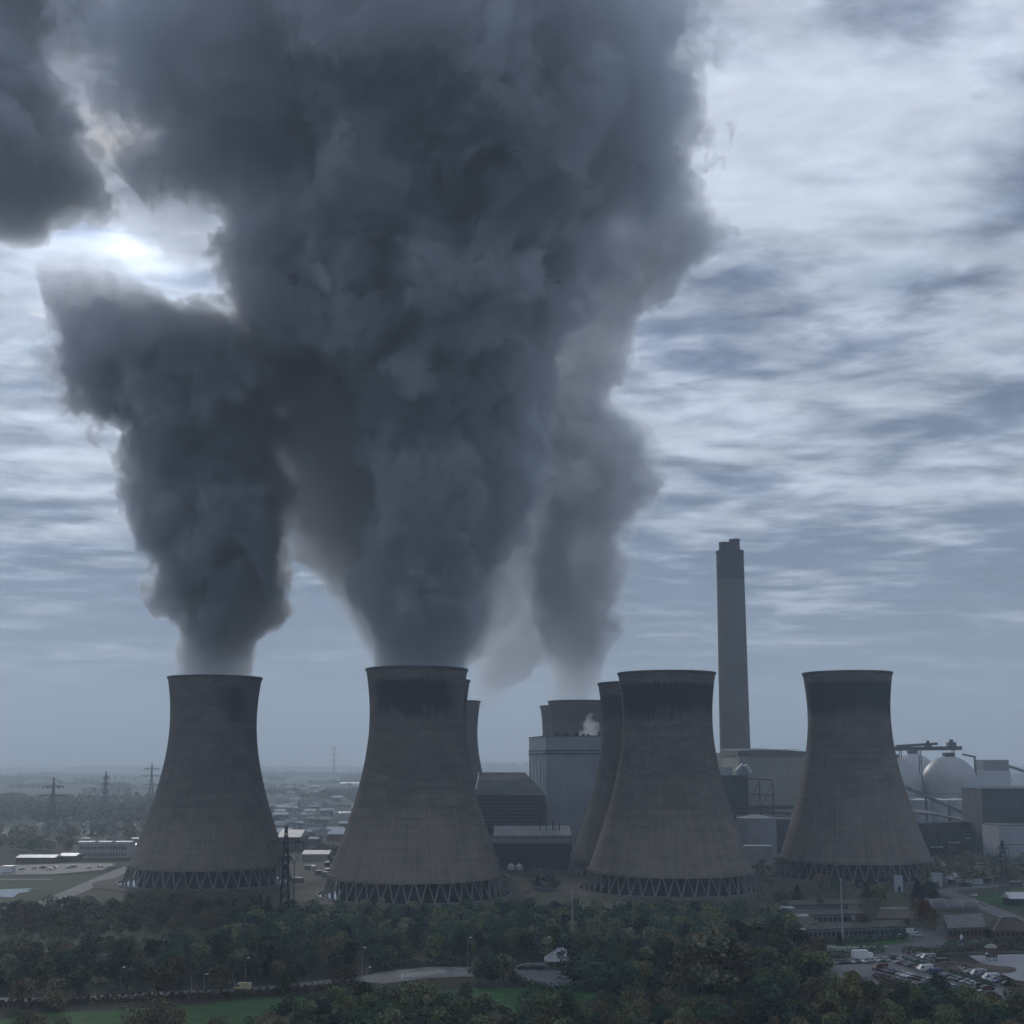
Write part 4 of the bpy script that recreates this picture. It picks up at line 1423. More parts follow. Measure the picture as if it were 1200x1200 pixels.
CONT = {}
STORES = [('service yard between the middle towers', [(590, 1013), (668, 1012), (676, 1022), (600, 1024)], 9), ('yard beyond the access road at right', [(1095, 1034), (1190, 1026), (1205, 1034), (1110, 1040)], 14),
          ('strip behind the right-hand tower base', [(868, 1004), (910, 1002), (908, 1012), (872, 1014)], 8), ('ground right of the near pylon', [(348, 1018), (384, 1014), (374, 1030), (350, 1034)], 7), ('yard right of the far right tower', [(1085, 1010), (1140, 1008), (1150, 1020), (1090, 1022)], 9)]
for zone, poly, n in STORES:
    g = random.Random(len(zone))
    xs, ys = [q[0] for q in poly], [q[1] for q in poly]
    for k in range(n):
        p = G(g.uniform(min(xs), max(xs)), g.uniform(min(ys), max(ys)))
        cn, mk = g.choice((('white', 'white'), ('grey', 'tank'), ('dark', 'cladding_dark'), ('rust brown', 'roof_brown'), ('grey', 'galv')))
        t = thing('storage_container', '%s storage container on the %s' % (cn, zone), 'container', p, g.choice((0, 1.57, .2, -.3)), 'storage containers on the %s' % zone)
        MB().box(-3, 3, -1.25, 1.25, .15, 2.6).obj('body', M[mk], t)
        b = MB()
        for i in range(9):
            b.box(-2.8 + i * .68, -2.5 + i * .68, -1.32, -1.26, .3, 2.5)
        b.obj('corrugation', M[mk], t)
        MB().box(-3.05, 3.05, -1.3, 1.3, 2.62, 2.72).obj('roof', M['roof_pale'], t)

# concrete ramps and stored material between the middle towers
for k, (px, lab) in enumerate(((627, 'left slab of two pale sloping concrete ramps between the middle towers'), (637, 'right slab of two pale sloping concrete ramps between the middle towers'))):
    p = G(px, 1019)
    m = MB()
    w, d, h = 2.6, 26, 2.4
    m.add([(-w, 0, 0), (w, 0, 0), (w - 2, d, 0), (-w - 2, d, 0), (-w, 0, .3), (w, 0, .3), (w - 2, d, h), (-w - 2, d, h)], [(0, 3, 2, 1), (4, 5, 6, 7), (0, 1, 5, 4), (1, 2, 6, 5), (2, 3, 7, 6), (3, 0, 4, 7)])
    o = m.obj('concrete_ramp', M['track'])
    o.location = p
    tag(o, lab, 'ramp', 'pale concrete ramps')


def heap(label, px, row, r, h, mm, name='spoil_heap', cat='heap', seed=0.0):
    p = G(px, row)
    vs, fs = [(0, 0, h)], []
    na, nr = 22, 6
    for i in range(1, nr + 1):
        for k in range(na):
            an = 2 * PI * k / na
            f = i / nr
            n = mnoise.fractal(Vector((math.cos(an) * f * 2 + seed, math.sin(an) * f * 2, seed)), .9, 2, 4)
            rr = r * f * (1 + .18 * n)
            vs.append((rr * math.cos(an), rr * math.sin(an) * .7, max(-.05, h * (1 - f ** 1.5) * (1 + .5 * n)) if i < nr else -.1))
    for k in range(na):
        fs.append((0, 1 + k, 1 + (k + 1) % na))
    for i in range(nr - 1):
        for k in range(na):
            k2 = (k + 1) % na
            fs.append((1 + i * na + k, 1 + (i + 1) * na + k, 1 + (i + 1) * na + k2, 1 + i * na + k2))
    m = MB()
    m.add(vs, fs)
    o = m.obj(name, mm)
    o.location = p
    return tag(o, label, cat)


heap('blue-grey heap covered by a sheet in the yard between the middle towers', 637, 1045, 6, 4.2, M['cladding_dark'], seed=1)
heap('brown earth mound in the grass between the two middle front towers', 622, 1046, 5, 1.6, M['earth'], seed=3)
heap('round brown earth mound behind the low bright-roofed shed at left', 379, 998, 12, 4, M['earth'], seed=5)
for px, row, lab in ((640, 1032, 'left one of the dark parked diggers between the middle towers'), (628, 1035, 'second dark digger beside the sheeted heap')):
    p = G(px, row)
    t = thing('digger', lab, 'digger', p, rnd.uniform(0, 3))
    MB().box(-2.2, 2.2, -1.6, -.9, 0, .9).box(-2.2, 2.2, .9, 1.6, 0, .9).obj('track', M['tyre'], t)
    MB().box(-1.9, 1.9, -1.3, 1.3, .9, 2.0).obj('body', M['steel'], t)
    MB().box(-.4, 1.2, -1.2, .1, 2.0, 3.3).obj('cab', M['glass'], t)
    MB().bar((1.6, .5, 1.8), (4.2, .5, 4.2), .25).bar((4.2, .5, 4.2), (6, .5, 1.8), .2).obj('boom', M['steel'], t)
    MB().box(5.5, 6.5, 0, 1, 1.0, 1.9).obj('bucket', M['steel'], t)

# ------------------------------------------------------------------ vehicles
PAINT = {}
for nm, c in (('white', (.55, .56, .58)), ('silver', (.28, .29, .31)), ('dark grey', (.04, .042, .048)), ('black', (.015, .015, .017)), ('red', (.10, .018, .016)), ('blue', (.03, .055, .14)), ('yellow', (.50, .45, .25))):
    PAINT[nm] = mat('car_paint_' + nm.replace(' ', '_'), c, .35, .05, .5, spec=.5)


def car_meshes(paint, van=False):
    """(body, glazing, wheel) of a car about 4.3 m long, nose along +X."""
    L, Wd = (2.5, .95) if van else (2.15, .88)
    b = MB()
    if van:
        prof = [(-L, .35), (L - .1, .35), (L, .75), (L - .25, 1.05), (L - 1.05, 2.0), (L - 1.3, 2.12), (-L + .1, 2.12), (-L, 1.9)]
        g = [(L - .42, 1.12), (L - 1.08, 1.92), (L - 1.75, 1.92), (L - 1.75, 1.12)]
    else:
        prof = [(-L, .38), (L - .05, .38), (L, .62), (L - .12, .80), (L - 1.05, .95), (L - 1.75, 1.40), (-L + 1.15, 1.44), (-L + .35, 1.0), (-L, .92)]
        g = [(L - 1.16, .97), (L - 1.78, 1.36), (-L + 1.18, 1.39), (-L + .55, .99)]

    def extr(pts, w, w2=None):
        n = len(pts)
        zmax = max(z for _, z in pts)
        vs = []
        for s in (-1, 1):
            for x, z in pts:
                ww = w * (1 - .13 * max(0, (z - .9) / max(.1, zmax - .9)))
                vs.append((x, s * ww, z))
        return vs, [tuple(range(n - 1, -1, -1)), tuple(range(n, 2 * n))] + [(i, (i + 1) % n, n + (i + 1) % n, n + i) for i in range(n)]
    b.add(*extr(prof, Wd))
    bm_ = b.mesh('body', paint)
    c = MB()
    c.add(*extr(g, Wd + .015))
    if not van:
        c.add([(L - 1.12, -.7, .985), (L - 1.12, .7, .985), (L - 1.72, .66, 1.395), (L - 1.72, -.66, 1.395)], [(0, 1, 2, 3)])
        c.add([(-L + .42, -.7, 1.06), (-L + 1.08, -.66, 1.425), (-L + 1.08, .66, 1.425), (-L + .42, .7, 1.06)], [(0, 1, 2, 3)])
    gm_ = c.mesh('glazing', M['glass'])
    return bm_, gm_, L


_wm = MB()
for s in (0,):
    n = 12
    vs = [(.32 * math.cos(2 * PI * k / n), -.11, .32 * math.sin(2 * PI * k / n)) for k in range(n)] + [(.32 * math.cos(2 * PI * k / n), .11, .32 * math.sin(2 * PI * k / n)) for k in range(n)]
    _wm.add(vs, [tuple(range(n - 1, -1, -1)), tuple(range(n, 2 * n))] + [(k, (k + 1) % n, n + (k + 1) % n, n + k) for k in range(n)])
WHEEL = _wm.mesh('wheel', M['tyre'])
CARM = {}


def car(colour, loc, rz, label, group=None, van=False):
    key = (colour, van)
    if key not in CARM:
        CARM[key] = car_meshes(PAINT[colour], van)
    b, g, L = CARM[key]
    t = thing('parked_van' if van else 'parked_car', label, 'van' if van else 'car', loc, rz, group)
    link('body', b, t)
    link('glazing', g, t)
    for sx in (L - .8, -L + .75):
        for sy in (-.8, .8):
            w = link('wheel', WHEEL, t)
            w.location = (sx, sy, .32)
    return t


def wt(p, z=.25):
    return Vector((p.x, p.y, z))


car('yellow', wt(G(284, 1161)), 3.02, 'pale yellow van driving along the left road', van=True)
car('white', wt(G(1140, 1051)), 2.2, 'white car driving on the access road beside the grass')
car('silver', wt(G(1151, 1062)), 2.3, 'silver car on the access road nearer the small bright-roofed shed')
car('white', wt(G(1068, 1095)), .1, 'white van parked behind the white car by the junction', van=True)
car('white', wt(G(1074, 1098)), .1, 'white car parked in front of the white van by the junction')
for k, (px, row, c) in enumerate(((613, 1137, 'black'), (620, 1135, 'silver'), (627, 1136, 'dark grey'), (634, 1137, 'black'), (657, 1146, 'silver'), (664, 1147, 'white'), (671, 1147, 'silver'), (677, 1148, 'dark grey'))):
    car(c, wt(G(px, row)), (.25 if k < 4 else 1.4) + rnd.uniform(-.1, .1), '%s car parked %s' % (c, 'in the car yard, %s' % ('leftmost', 'second from left', 'third from left', 'fourth from left')[k] if k < 4 else 'under dark trees right of the car yard, %s of four' % ('leftmost', 'second', 'third', 'rightmost')[k - 4]), 'cars in the car yard')
# the crowded car park: rows run back to the right
ROWS = [((972, 1131), (1045, 1127), 'back row near the lorry', 13), ((1042, 1124), (1060, 1126), 'short row by the gate', 3),
        ((1075, 1121), (1184, 1157), 'rear diagonal row by the bank', 24), ((1050, 1128), (1160, 1162), 'second diagonal row from the bank', 24),
        ((1028, 1137), (1150, 1168), 'third diagonal row from the bank', 24), ((1030, 1146), (1120, 1172), 'front diagonal row behind dark trees', 20)]
for (a, b, lab, n) in ROWS:
    pa, pb = G(*a), G(*b)
    d = pb - pa
    rz = math.atan2(d.y, d.x) + PI / 2
    for k in range(n):
        if rnd.random() < .12:
            continue
        p = pa + d * ((k + .5) / n)
        c = rnd.choice(['white', 'white', 'silver', 'silver', 'dark grey', 'black', 'black', 'silver', 'dark grey', 'white', 'blue', 'red', 'dark grey', 'black'])
        v = rnd.random() < .12
        car(c, wt(p + Vector((rnd.uniform(-.3, .3), rnd.uniform(-.4, .4), 0)), .22), rz + rnd.uniform(-.06, .06) + (PI if rnd.random() < .5 else 0),
            '%s %s in the %s of the crowded car park' % (c, 'van' if v else 'car', lab), 'cars parked in the crowded car park', v)
for px, row, c in ((10, 1021, 'white'), (25, 1020, 'silver'), (40, 1019, 'white'), (50, 1018, 'dark grey'), (58, 1020, 'white'), (64, 1018, 'silver'), (80, 1018, 'white'), (86, 1017, 'dark grey'), (104, 1018, 'white'), (118, 1017, 'silver'), (131, 1017, 'white')):
    car(c, wt(G(px, row)), rnd.uniform(0, 3), '%s car on the open strip below the white-roofed sheds at far left' % c, 'cars parked at far left')
p = G(1011, 1126)
t = thing('box_lorry', 'white box lorry parked at the back of the crowded car park', 'lorry', wt(p, .22), .12)
MB().box(-3.6, 1.6, -1.2, 1.2, .9, 3.4).obj('box_body', M['white'], t)
MB().prism([(1.7, -1.1), (3.3, -1.1), (3.3, 1.1), (1.7, 1.1)], .6, 2.5).obj('cab', M['white'], t)
MB().box(2.5, 3.33, -1.0, 1.0, 1.5, 2.3).obj('windscreen', M['glass'], t)
MB().box(-3.5, 3.2, -.9, .9, .5, .88).obj('chassis', M['steel'], t)
for sx in (-2.4, 2.4):
    for sy in (-.95, .95):
        w = link('wheel', WHEEL, t)
        w.location = (sx, sy, .42)
        w.scale = (1.35, 1.3, 1.35)
for px, row, lab, mm in ((1162, 1127, 'orange-topped hut on legs at the back of the pale lot', 'roof_brown'),):
    t = thing('watch_hut', lab, 'hut', G(px, row))
    MB().box(-1.5, 1.5, -1.5, 1.5, 1.6, 4.6).obj('cabin', M['brick'], t)
    MB().lathe([(2.3, 4.62), (1.4, 5.6), (.01, 6.0)], 4).obj('roof', M['render'], t)
    for sx in (-1.3, 1.3):
        for sy in (-1.3, 1.3):
            MB().bar((sx, sy, 0), (sx, sy, 1.6), .12).obj('leg', M['steel'], t)
# the earth bank beside the pale lot
heap('long earth bank between the car park and the pale lot', 1125, 1137, 20, 2.0, M['earth'], 'earth_bank', 'bank', 8)

# ------------------------------------------------------------------ trees
def leaf_material(name, col, col2, tr=.25):
    m = bpy.data.materials.new(name)
    m.use_nodes = True
    N = Nodes(m.node_tree)
    bs = N.n['Principled BSDF']
    g = N.add('ShaderNodeNewGeometry')
    oi = N.add('ShaderNodeObjectInfo')
    nz = N.noise(g.outputs['Position'], .35, 3, .6)
    f = N.math('ADD', N.math('MULTIPLY', N.math('POWER', g.outputs['Random Per Island'], 1.3), .7), N.math('MULTIPLY', N.rng(nz, .3, .7), .3))
    c = N.mix(f, col, col2)
    hs = N.add('ShaderNodeHueSaturation')
    N.put(hs.inputs['Value'], N.math('ADD', .45, N.math('MULTIPLY', oi.outputs['Random'], 1.2)))
    N.put(hs.inputs['Hue'], N.math('ADD', .495, N.math('MULTIPLY', oi.outputs['Random'], .02)))
    N.put(hs.inputs['Color'], c)
    N.put(bs.inputs['Base Color'], hs.outputs[0])
    bs.inputs['Roughness'].default_value = .8
    bs.inputs['Specular IOR Level'].default_value = .15
    return m


LEAF = {
    'green': leaf_material('dark_green_leaves', (.014, .036, .026), (.078, .125, .072)),
    'olive': leaf_material('olive_leaves', (.034, .046, .022), (.220, .215, .095)),
    'brown': leaf_material('brown_leaves', (.050, .042, .026), (.225, .175, .105)),
    'pale': leaf_material('pale_olive_leaves', (.058, .062, .038), (.225, .215, .130)),
    'russet': leaf_material('russet_leaves', (.11, .05, .022), (.26, .125, .05)),
    'yellow': leaf_material('yellow_green_leaves', (.095, .092, .036), (.24, .22, .085)),
    'conifer': leaf_material('conifer_needles', (.010, .026, .022), (.022, .042, .032)),
}


def crown_arrays(rs, n, size, shape, h=10.0):
    """Leaf-clump quads through a lumpy crown of a tree h metres tall (numpy verts (4n,3))."""
    g = np.random.default_rng(rs)
    if shape == 'cone':
        t = g.random(n) ** .75
        z = h * (.10 + .90 * t)
        rr = h * .24 * (1 - t) ** .85 + .12
        a = g.random(n) * 2 * PI
        q = np.sqrt(g.random(n)) * .35 + .65
        wob = 1 + .22 * np.sin(a * 5 + t * 40)
        P = np.stack([rr * q * wob * np.cos(a), rr * q * wob * np.sin(a), z], 1)
    else:
        lo, wd = {'round': (.16, .42), 'tall': (.14, .30), 'bush': (.0, .62), 'wide': (.2, .5)}[shape]
        nl = 13
        cz = lo + (1 - lo) * (.18 + .66 * g.random(nl))
        prof = np.sin(np.clip((cz - lo) / (1 - lo), 0.05, .98) * PI) ** .6
        ca = g.random(nl) * 2 * PI
        cr = wd * .62 * prof * np.sqrt(g.random(nl))
        C = np.stack([cr * np.cos(ca), cr * np.sin(ca), cz], 1) * h
        C[0] = (0, 0, h * .84)
        lr = h * wd * (.30 + .22 * g.random(nl))
        w = lr ** 2
        idx = g.choice(nl, n, p=w / w.sum())
        d = g.normal(size=(n, 3))
        d /= np.linalg.norm(d, axis=1, keepdims=True)
        rad = lr[idx] * (.55 + .5 * g.random(n) ** .6)
        P = C[idx] + d * rad[:, None] * np.array([1, 1, .85])
        P[:, 2] = np.clip(P[:, 2], h * lo * .5 + .1, None)
        P[:, 2] *= h / max(P[:, 2].max(), .1)
    d1 = g.normal(size=(n, 3))
    d1 /= np.linalg.norm(d1, axis=1, keepdims=True)
    d2 = np.cross(d1, g.normal(size=(n, 3)))
    d2 /= np.linalg.norm(d2, axis=1, keepdims=True)
    s = size * (.6 + .8 * g.random(n))[:, None] / 2
    V = np.stack([P - d1 * s, P - d2 * s * .8, P + d1 * s, P + d2 * s * .8], 1).reshape(-1, 3)
    return V


def quads_mesh(name, V, mm):
    n = len(V) // 4
    me = bpy.data.meshes.new(name)
    me.vertices.add(len(V))
    me.vertices.foreach_set('co', V.astype(np.float32).ravel())
    me.loops.add(4 * n)
    me.loops.foreach_set('vertex_index', np.arange(4 * n, dtype=np.int32))
    me.polygons.add(n)
    me.polygons.foreach_set('loop_start', np.arange(0, 4 * n, 4, dtype=np.int32))
    for m in (mm if isinstance(mm, list) else [mm]):
        me.materials.append(m)
    me.update(calc_edges=True)
    return me


def trunk_mesh(seed, h, r):
    g = random.Random(seed)
    b = MB()
    b.bar((0, 0, -.3), (g.uniform(-.2, .2), g.uniform(-.2, .2), h * .45), r, 7, r * .6)
    for k in range(6):
        a = 2 * PI * k / 6 + g.uniform(-.4, .4)
        z0 = h * g.uniform(.22, .45)
        b.bar((0, 0, z0), (math.cos(a) * h * g.uniform(.15, .26), math.sin(a) * h * g.uniform(.15, .26), h * g.uniform(.5, .82)), r * .4, 5, r * .12)
    return b.mesh('trunk', M['wood_dark'])


KINDS = {}          # kind -> list of (crown mesh, trunk mesh); every template is 10 m tall
for kind, shape, leaf, nv in (('green', 'round', 'green', 4), ('olive', 'round', 'olive', 3), ('brown', 'round', 'brown', 3), ('russet', 'round', 'russet', 1), ('yellow', 'tall', 'yellow', 2),
                              ('conifer', 'cone', 'conifer', 2), ('bush', 'bush', 'olive', 2), ('greenbush', 'bush', 'green', 2), ('brownbush', 'bush', 'brown', 2), ('tallolive', 'tall', 'pale', 2), ('pale', 'round', 'pale', 2)):
    KINDS[kind] = []
    for v in range(nv):
        sd = hash(kind) % 1000 if False else sum(map(ord, kind)) * 7 + v
        V = crown_arrays(sd, 1500 if shape != 'bush' else 1300, .62 if shape != 'cone' else .55, shape)
        KINDS[kind].append((quads_mesh('crown', V, LEAF[leaf]), trunk_mesh(sd, 10, .26)))
NAMES = {'pale': ('broadleaf_tree', 'pale olive tree', 'tree'), 'green': ('broadleaf_tree', 'dark green bushy tree', 'tree'), 'olive': ('broadleaf_tree', 'olive green tree', 'tree'), 'brown': ('broadleaf_tree', 'brownish autumn tree', 'tree'),
         'russet': ('broadleaf_tree', 'orange autumn tree', 'tree'), 'yellow': ('broadleaf_tree', 'yellow-green tall tree', 'tree'), 'conifer': ('conifer_tree', 'dark pointed conifer', 'tree'),
         'bush': ('bush', 'olive rounded bush', 'bush'), 'greenbush': ('bush', 'dark green rounded bush', 'bush'), 'brownbush': ('bush', 'brown rounded bush', 'bush'), 'tallolive': ('broadleaf_tree', 'slender olive green tree', 'tree')}
N_TREES = [0]


def tree(kind, p, h, where, group=None, wide=1.0, label=None):
    nm, lab, cat = NAMES[kind]
    c, tr = rnd.choice(KINDS[kind])
    t = thing(nm, label or (lab + ' ' + where), cat, (p.x, p.y, 0), rnd.uniform(0, 6.28), group)
    s = h / 10.0
    t.scale = (s * wide, s * wide, s)
    link('crown', c, t)
    link('trunk', tr, t)
    N_TREES[0] += 1
    return t


# trees the photograph shows singly: (px, base row, top row, kind, label)
SINGLE = [
    (838, 1186, 1090, 'tallolive', 'tall thin brownish tree towering over the wood left of the car park'), (856, 1184, 1100, 'tallolive', 'tall olive tree just right of the tall thin brownish tree'),
    (822, 1184, 1108, 'brown', 'tall brown tree just left of the tall thin brownish tree'), (733, 1150, 1108, 'yellow', 'ochre tree beside the lamp right of the car yard'), (752, 1168, 1128, 'yellow', 'ochre bushy tree at the right end of the meadow'),
    (185, 1174, 1131, 'brown', 'round brown tree standing alone on the meadow side of the left road'), (66, 1182, 1145, 'brownbush', 'pale brown round tree beside the left road, second from the edge'),
    (26, 1182, 1146, 'brown', 'brown round tree beside the left road nearest the left edge'), (258, 1168, 1130, 'brown', 'dark brown tree left of the yellow van'),
    (336, 1166, 1133, 'olive', 'olive round tree right of the yellow van'), (404, 1156, 1129, 'brownbush', 'rusty brown bush where the road meets the lay-by'),
    (575, 1157, 1116, 'green', 'wide dark tree left of the car yard'), (560, 1152, 1122, 'brown', 'dark brown tree at the end of the lay-by'), (590, 1150, 1118, 'brown', 'dim brown tree touching the car yard'),
    (672, 1153, 1112, 'green', 'tall dark tree right of the car yard, the left one'), (690, 1156, 1116, 'green', 'tall dark tree right of the car yard, the right one'),
    (1000, 1196, 1138, 'yellow', 'big yellow-green tree in front of the crowded car park'), (985, 1192, 1146, 'olive', 'olive tree leaning on the big yellow-green tree'), (1018, 1194, 1148, 'olive', 'olive tree right of the big yellow-green tree'),
    (966, 1196, 1170, 'russet', 'small orange autumn tree left of the big yellow-green tree'), (1105, 1178, 1143, 'green', 'dark tree cutting into the front of the crowded car park'),
    (1088, 1180, 1150, 'green', 'dark tree just left of the one cutting into the car park'), (1196, 1190, 1165, 'green', 'dark bush at the right edge beside the corner road'),
    (1085, 1089, 1054, 'russet', 'big round orange-brown tree among the offices'), (1076, 1060, 1030, 'conifer', 'broad dark conifer above the orange-brown tree, left one'), (1090, 1060, 1032, 'green', 'dark tree above the orange-brown tree, right one'),
    (1092, 1090, 1070, 'brownbush', 'dull bush at the right foot of the orange-brown tree'),
    (935, 1064, 1037, 'conifer', 'dark pointed conifer in front of the gap left of the right-hand tower'), (916, 1066, 1044, 'brown', 'reddish brown tree left of the dark pointed conifer'), (962, 1070, 1053, 'yellow', 'small yellow round tree behind the flat-roofed offices'),
    (962, 1046, 1024, 'brown', 'dark brown bush at the foot of the right-hand tower, left one'), (985, 1046, 1026, 'greenbush', 'dark bush at the foot of the right-hand tower, middle one'), (1018, 1058, 1030, 'green', 'tall dark tree in front of the right-hand tower base'), (1030, 1062, 1036, 'olive', 'olive tree beside the tall dark tree at the right-hand tower'),
    (1012, 1094, 1070, 'brown', 'reddish tree in the office courtyard'), (984, 1110, 1092, 'conifer', 'dark round shrub at the foot of the pale mast by the offices'), (1113, 1026, 1007, 'yellow', 'yellowish bush behind the access road, left one'), (1128, 1024, 1008, 'yellow', 'yellowish bush behind the access road, right one'),
    (628, 1040, 1031, 'greenbush', 'small dark bush between the middle towers, left one'), (650, 1042, 1028, 'greenbush', 'dark round bush beside the sheeted heap'),
    (215, 978, 962, 'brown', 'dim tree against the left flank of the leftmost tower'), (378, 1004, 990, 'olive', 'olive tree beside the bright flat-roofed shed at left'),
    (304, 1072, 1048, 'conifer', 'slim dark conifer left of the near pylon'), (314, 1072, 1050, 'conifer', 'dark conifer touching the near pylon'),
]
for px, rb, rt, kind, lab in SINGLE:
    p = G(px, rb)
    tree(kind, p, max(3.0, W(px, rt, p.y).z), '', None, 1.25 if kind not in ('conifer', 'yellow') else 1.15, lab)

# trees and bushes that stand in crowds
occupied = [(G(px, rb).x, G(px, rb).y) for px, rb, *_ in SINGLE]


def inside(pt, poly):
    x, y = pt
    c = False
    j = len(poly) - 1
    for i in range(len(poly)):
        if (poly[i][1] > y) != (poly[j][1] > y) and x < (poly[j][0] - poly[i][0]) * (y - poly[i][1]) / (poly[j][1] - poly[i][1]) + poly[i][0]:
            c = not c
        j = i
    return c


def scatter(poly, n, mind, seed, tries=40000):
    """Ground points inside a polygon of photo pixels, kept mind metres apart."""
    g = random.Random(seed)
    W_ = [(G(*q).x, G(*q).y) for q in poly]
    x0, x1 = min(q[0] for q in W_), max(q[0] for q in W_)
    y0, y1 = min(q[1] for q in W_), max(q[1] for q in W_)
    out = []
    grid = {}
    for _ in range(tries):
        p = (g.uniform(x0, x1), g.uniform(y0, y1))
        if not inside(p, W_):
            continue
        k = (int(p[0] // mind), int(p[1] // mind))
        if any((q[0] - p[0]) ** 2 + (q[1] - p[1]) ** 2 < mind * mind for a in (-1, 0, 1) for b in (-1, 0, 1) for q in grid.get((k[0] + a, k[1] + b), ())):
            continue
        grid.setdefault(k, []).append(p)
        out.append(p)
        if len(out) >= n:
            break
    return out


ZONES = [
    # polygon of photo pixels, individuals, spacing, height range, kinds, wording, landmarks by photo column, group
    ([(-30, 1164), (-30, 1130), (120, 1122), (270, 1120), (420, 1112), (425, 1138), (380, 1147), (285, 1156), (200, 1160), (70, 1167)], 92, 6.2, (5, 10.5), ['green', 'green', 'green', 'olive', 'pale', 'brown', 'greenbush'], 'in the wood behind ',
     [(26, 'the brown tree nearest the left edge'), (90, 'the pale brown roadside tree'), (141, 'the far left street lamp'), (185, 'the lone round brown tree'), (239, 'the low lamp'), (284, 'the yellow van'), (336, 'the olive round roadside tree'), (404, 'the rusty brown bush')], 'trees of the wood behind the left road'),
    ([(430, 1134), (425, 1112), (540, 1108), (640, 1112), (720, 1112), (725, 1126), (640, 1124), (545, 1128)], 44, 6.2, (5, 9.5), ['green', 'green', 'green', 'olive', 'greenbush'], 'in the dark wood behind ',
     [(440, 'the mouth of the lay-by'), (475, 'the white lay-by sign'), (548, 'the upper lay-by lamp'), (595, 'the car yard entrance'), (641, 'the car yard lamp'), (700, 'the two tall dark trees')], 'trees of the wood behind the lay-by'),
    ([(700, 1180), (705, 1150), (770, 1125), (900, 1112), (930, 1120), (965, 1140), (965, 1180), (880, 1190)], 88, 6.4, (6.5, 12.5), ['green', 'green', 'green', 'tallolive', 'olive', 'olive', 'green', 'brown'], 'in the wood near ',
     [(705, 'the two tall dark trees'), (740, 'the lamp right of the car yard'), (790, 'the ochre tree'), (838, 'the tall thin tree'), (890, 'the two pale office poles'), (930, 'the white kerb'), (960, 'the orange autumn tree')], 'trees of the wood left of the car park'),
    ([(318, 1210), (340, 1196), (440, 1186), (560, 1183), (572, 1196), (560, 1238), (318, 1240)], 62, 4.6, (5.5, 9), ['olive', 'pale', 'bush', 'greenbush', 'green', 'tallolive'], 'on the near meadow edge below ',
     [(336, 'the olive round roadside tree'), (404, 'the rusty brown bush'), (440, 'the mouth of the lay-by'), (475, 'the white lay-by sign'), (548, 'the upper lay-by lamp')], 'trees along the near edge of the meadow'),
    ([(560, 1240), (570, 1206), (620, 1196), (700, 1186), (860, 1192), (980, 1198), (980, 1240)], 80, 4.8, (5, 9.5), ['olive', 'bush', 'greenbush', 'pale', 'green', 'brown', 'green'], 'at the bottom edge below ',
     [(600, 'the car yard entrance'), (660, 'the car yard'), (705, 'the two tall dark trees'), (760, 'the lamp right of the car yard'), (838, 'the tall thin tree'), (900, 'the two pale office poles'), (960, 'the orange autumn tree')], 'trees at the bottom edge'),
    ([(1020, 1200), (1060, 1188), (1180, 1188), (1230, 1194), (1230, 1240), (1000, 1240)], 52, 4.8, (5, 8.5), ['green', 'greenbush', 'olive', 'brown', 'bush'], 'at bottom right below ',
     [(1020, 'the big yellow-green tree'), (1060, 'the front row of cars'), (1105, 'the dark car park tree'), (1160, 'the corner road'), (1200, 'the dark bush by the corner road')], 'trees in the bottom right corner'),
    ([(1020, 1182), (1030, 1162), (1085, 1174), (1130, 1180), (1170, 1182), (1140, 1188), (1050, 1186)], 16, 4.0, (4, 6.5), ['green', 'greenbush', 'brownbush'], 'fronting the crowded car park near ',
     [(1030, 'the big yellow-green tree'), (1100, 'the dark tree there'), (1160, 'the corner road')], 'bushes along the front of the car park'),
]


def column(p):
    return 600 + F_PX * p[0] / (p[1] * _c - CAM_H * _s)


for zi, (poly, n, mind, (ha, hb), kinds, where, marks, grp) in enumerate(ZONES):
    for p in scatter(poly, n, mind, 100 + zi):
        if any((p[0] - q[0]) ** 2 + (p[1] - q[1]) ** 2 < 20 for q in occupied):
            continue
        hh = rnd.uniform(ha, hb)
        kind = rnd.choice(kinds)
        f = (hh - ha) / (hb - ha)
        col_px = column(p)
        lm = min(marks, key=lambda q: abs(q[0] - col_px))[1]
        lab = ('tall ' if f > .66 else 'low ' if f < .33 else 'medium ') + NAMES[kind][1].replace('slender ', 'slender ').replace('bushy ', '').replace('rounded ', '') + ' ' + where + lm
        tree(kind, Vector((p[0], p[1], 0)), hh, '', grp, rnd.uniform(.95, 1.35), lab)
# bottom-left shrubs in front of the meadow
for px, rb, rt in ((180, 1222, 1170), (196, 1224, 1176), (163, 1224, 1177), (205, 1226, 1180), (30, 1222, 1186), (250, 1216, 1189), (262, 1218, 1191), (290, 1218, 1190), (310, 1218, 1186), (45, 1222, 1188), (70, 1224, 1192)):
    p = G(px, rb)
    tree(rnd.choice(['bush', 'brownbush']), p, max(2.5, W(px, rt, p.y).z), 'poking up before the meadow below ' + ('the lone round brown tree' if 120 < px < 220 else 'the yellow van' if px > 220 else 'the brown tree nearest the left edge'), 'bushes in front of the meadow at bottom left', 1.1)


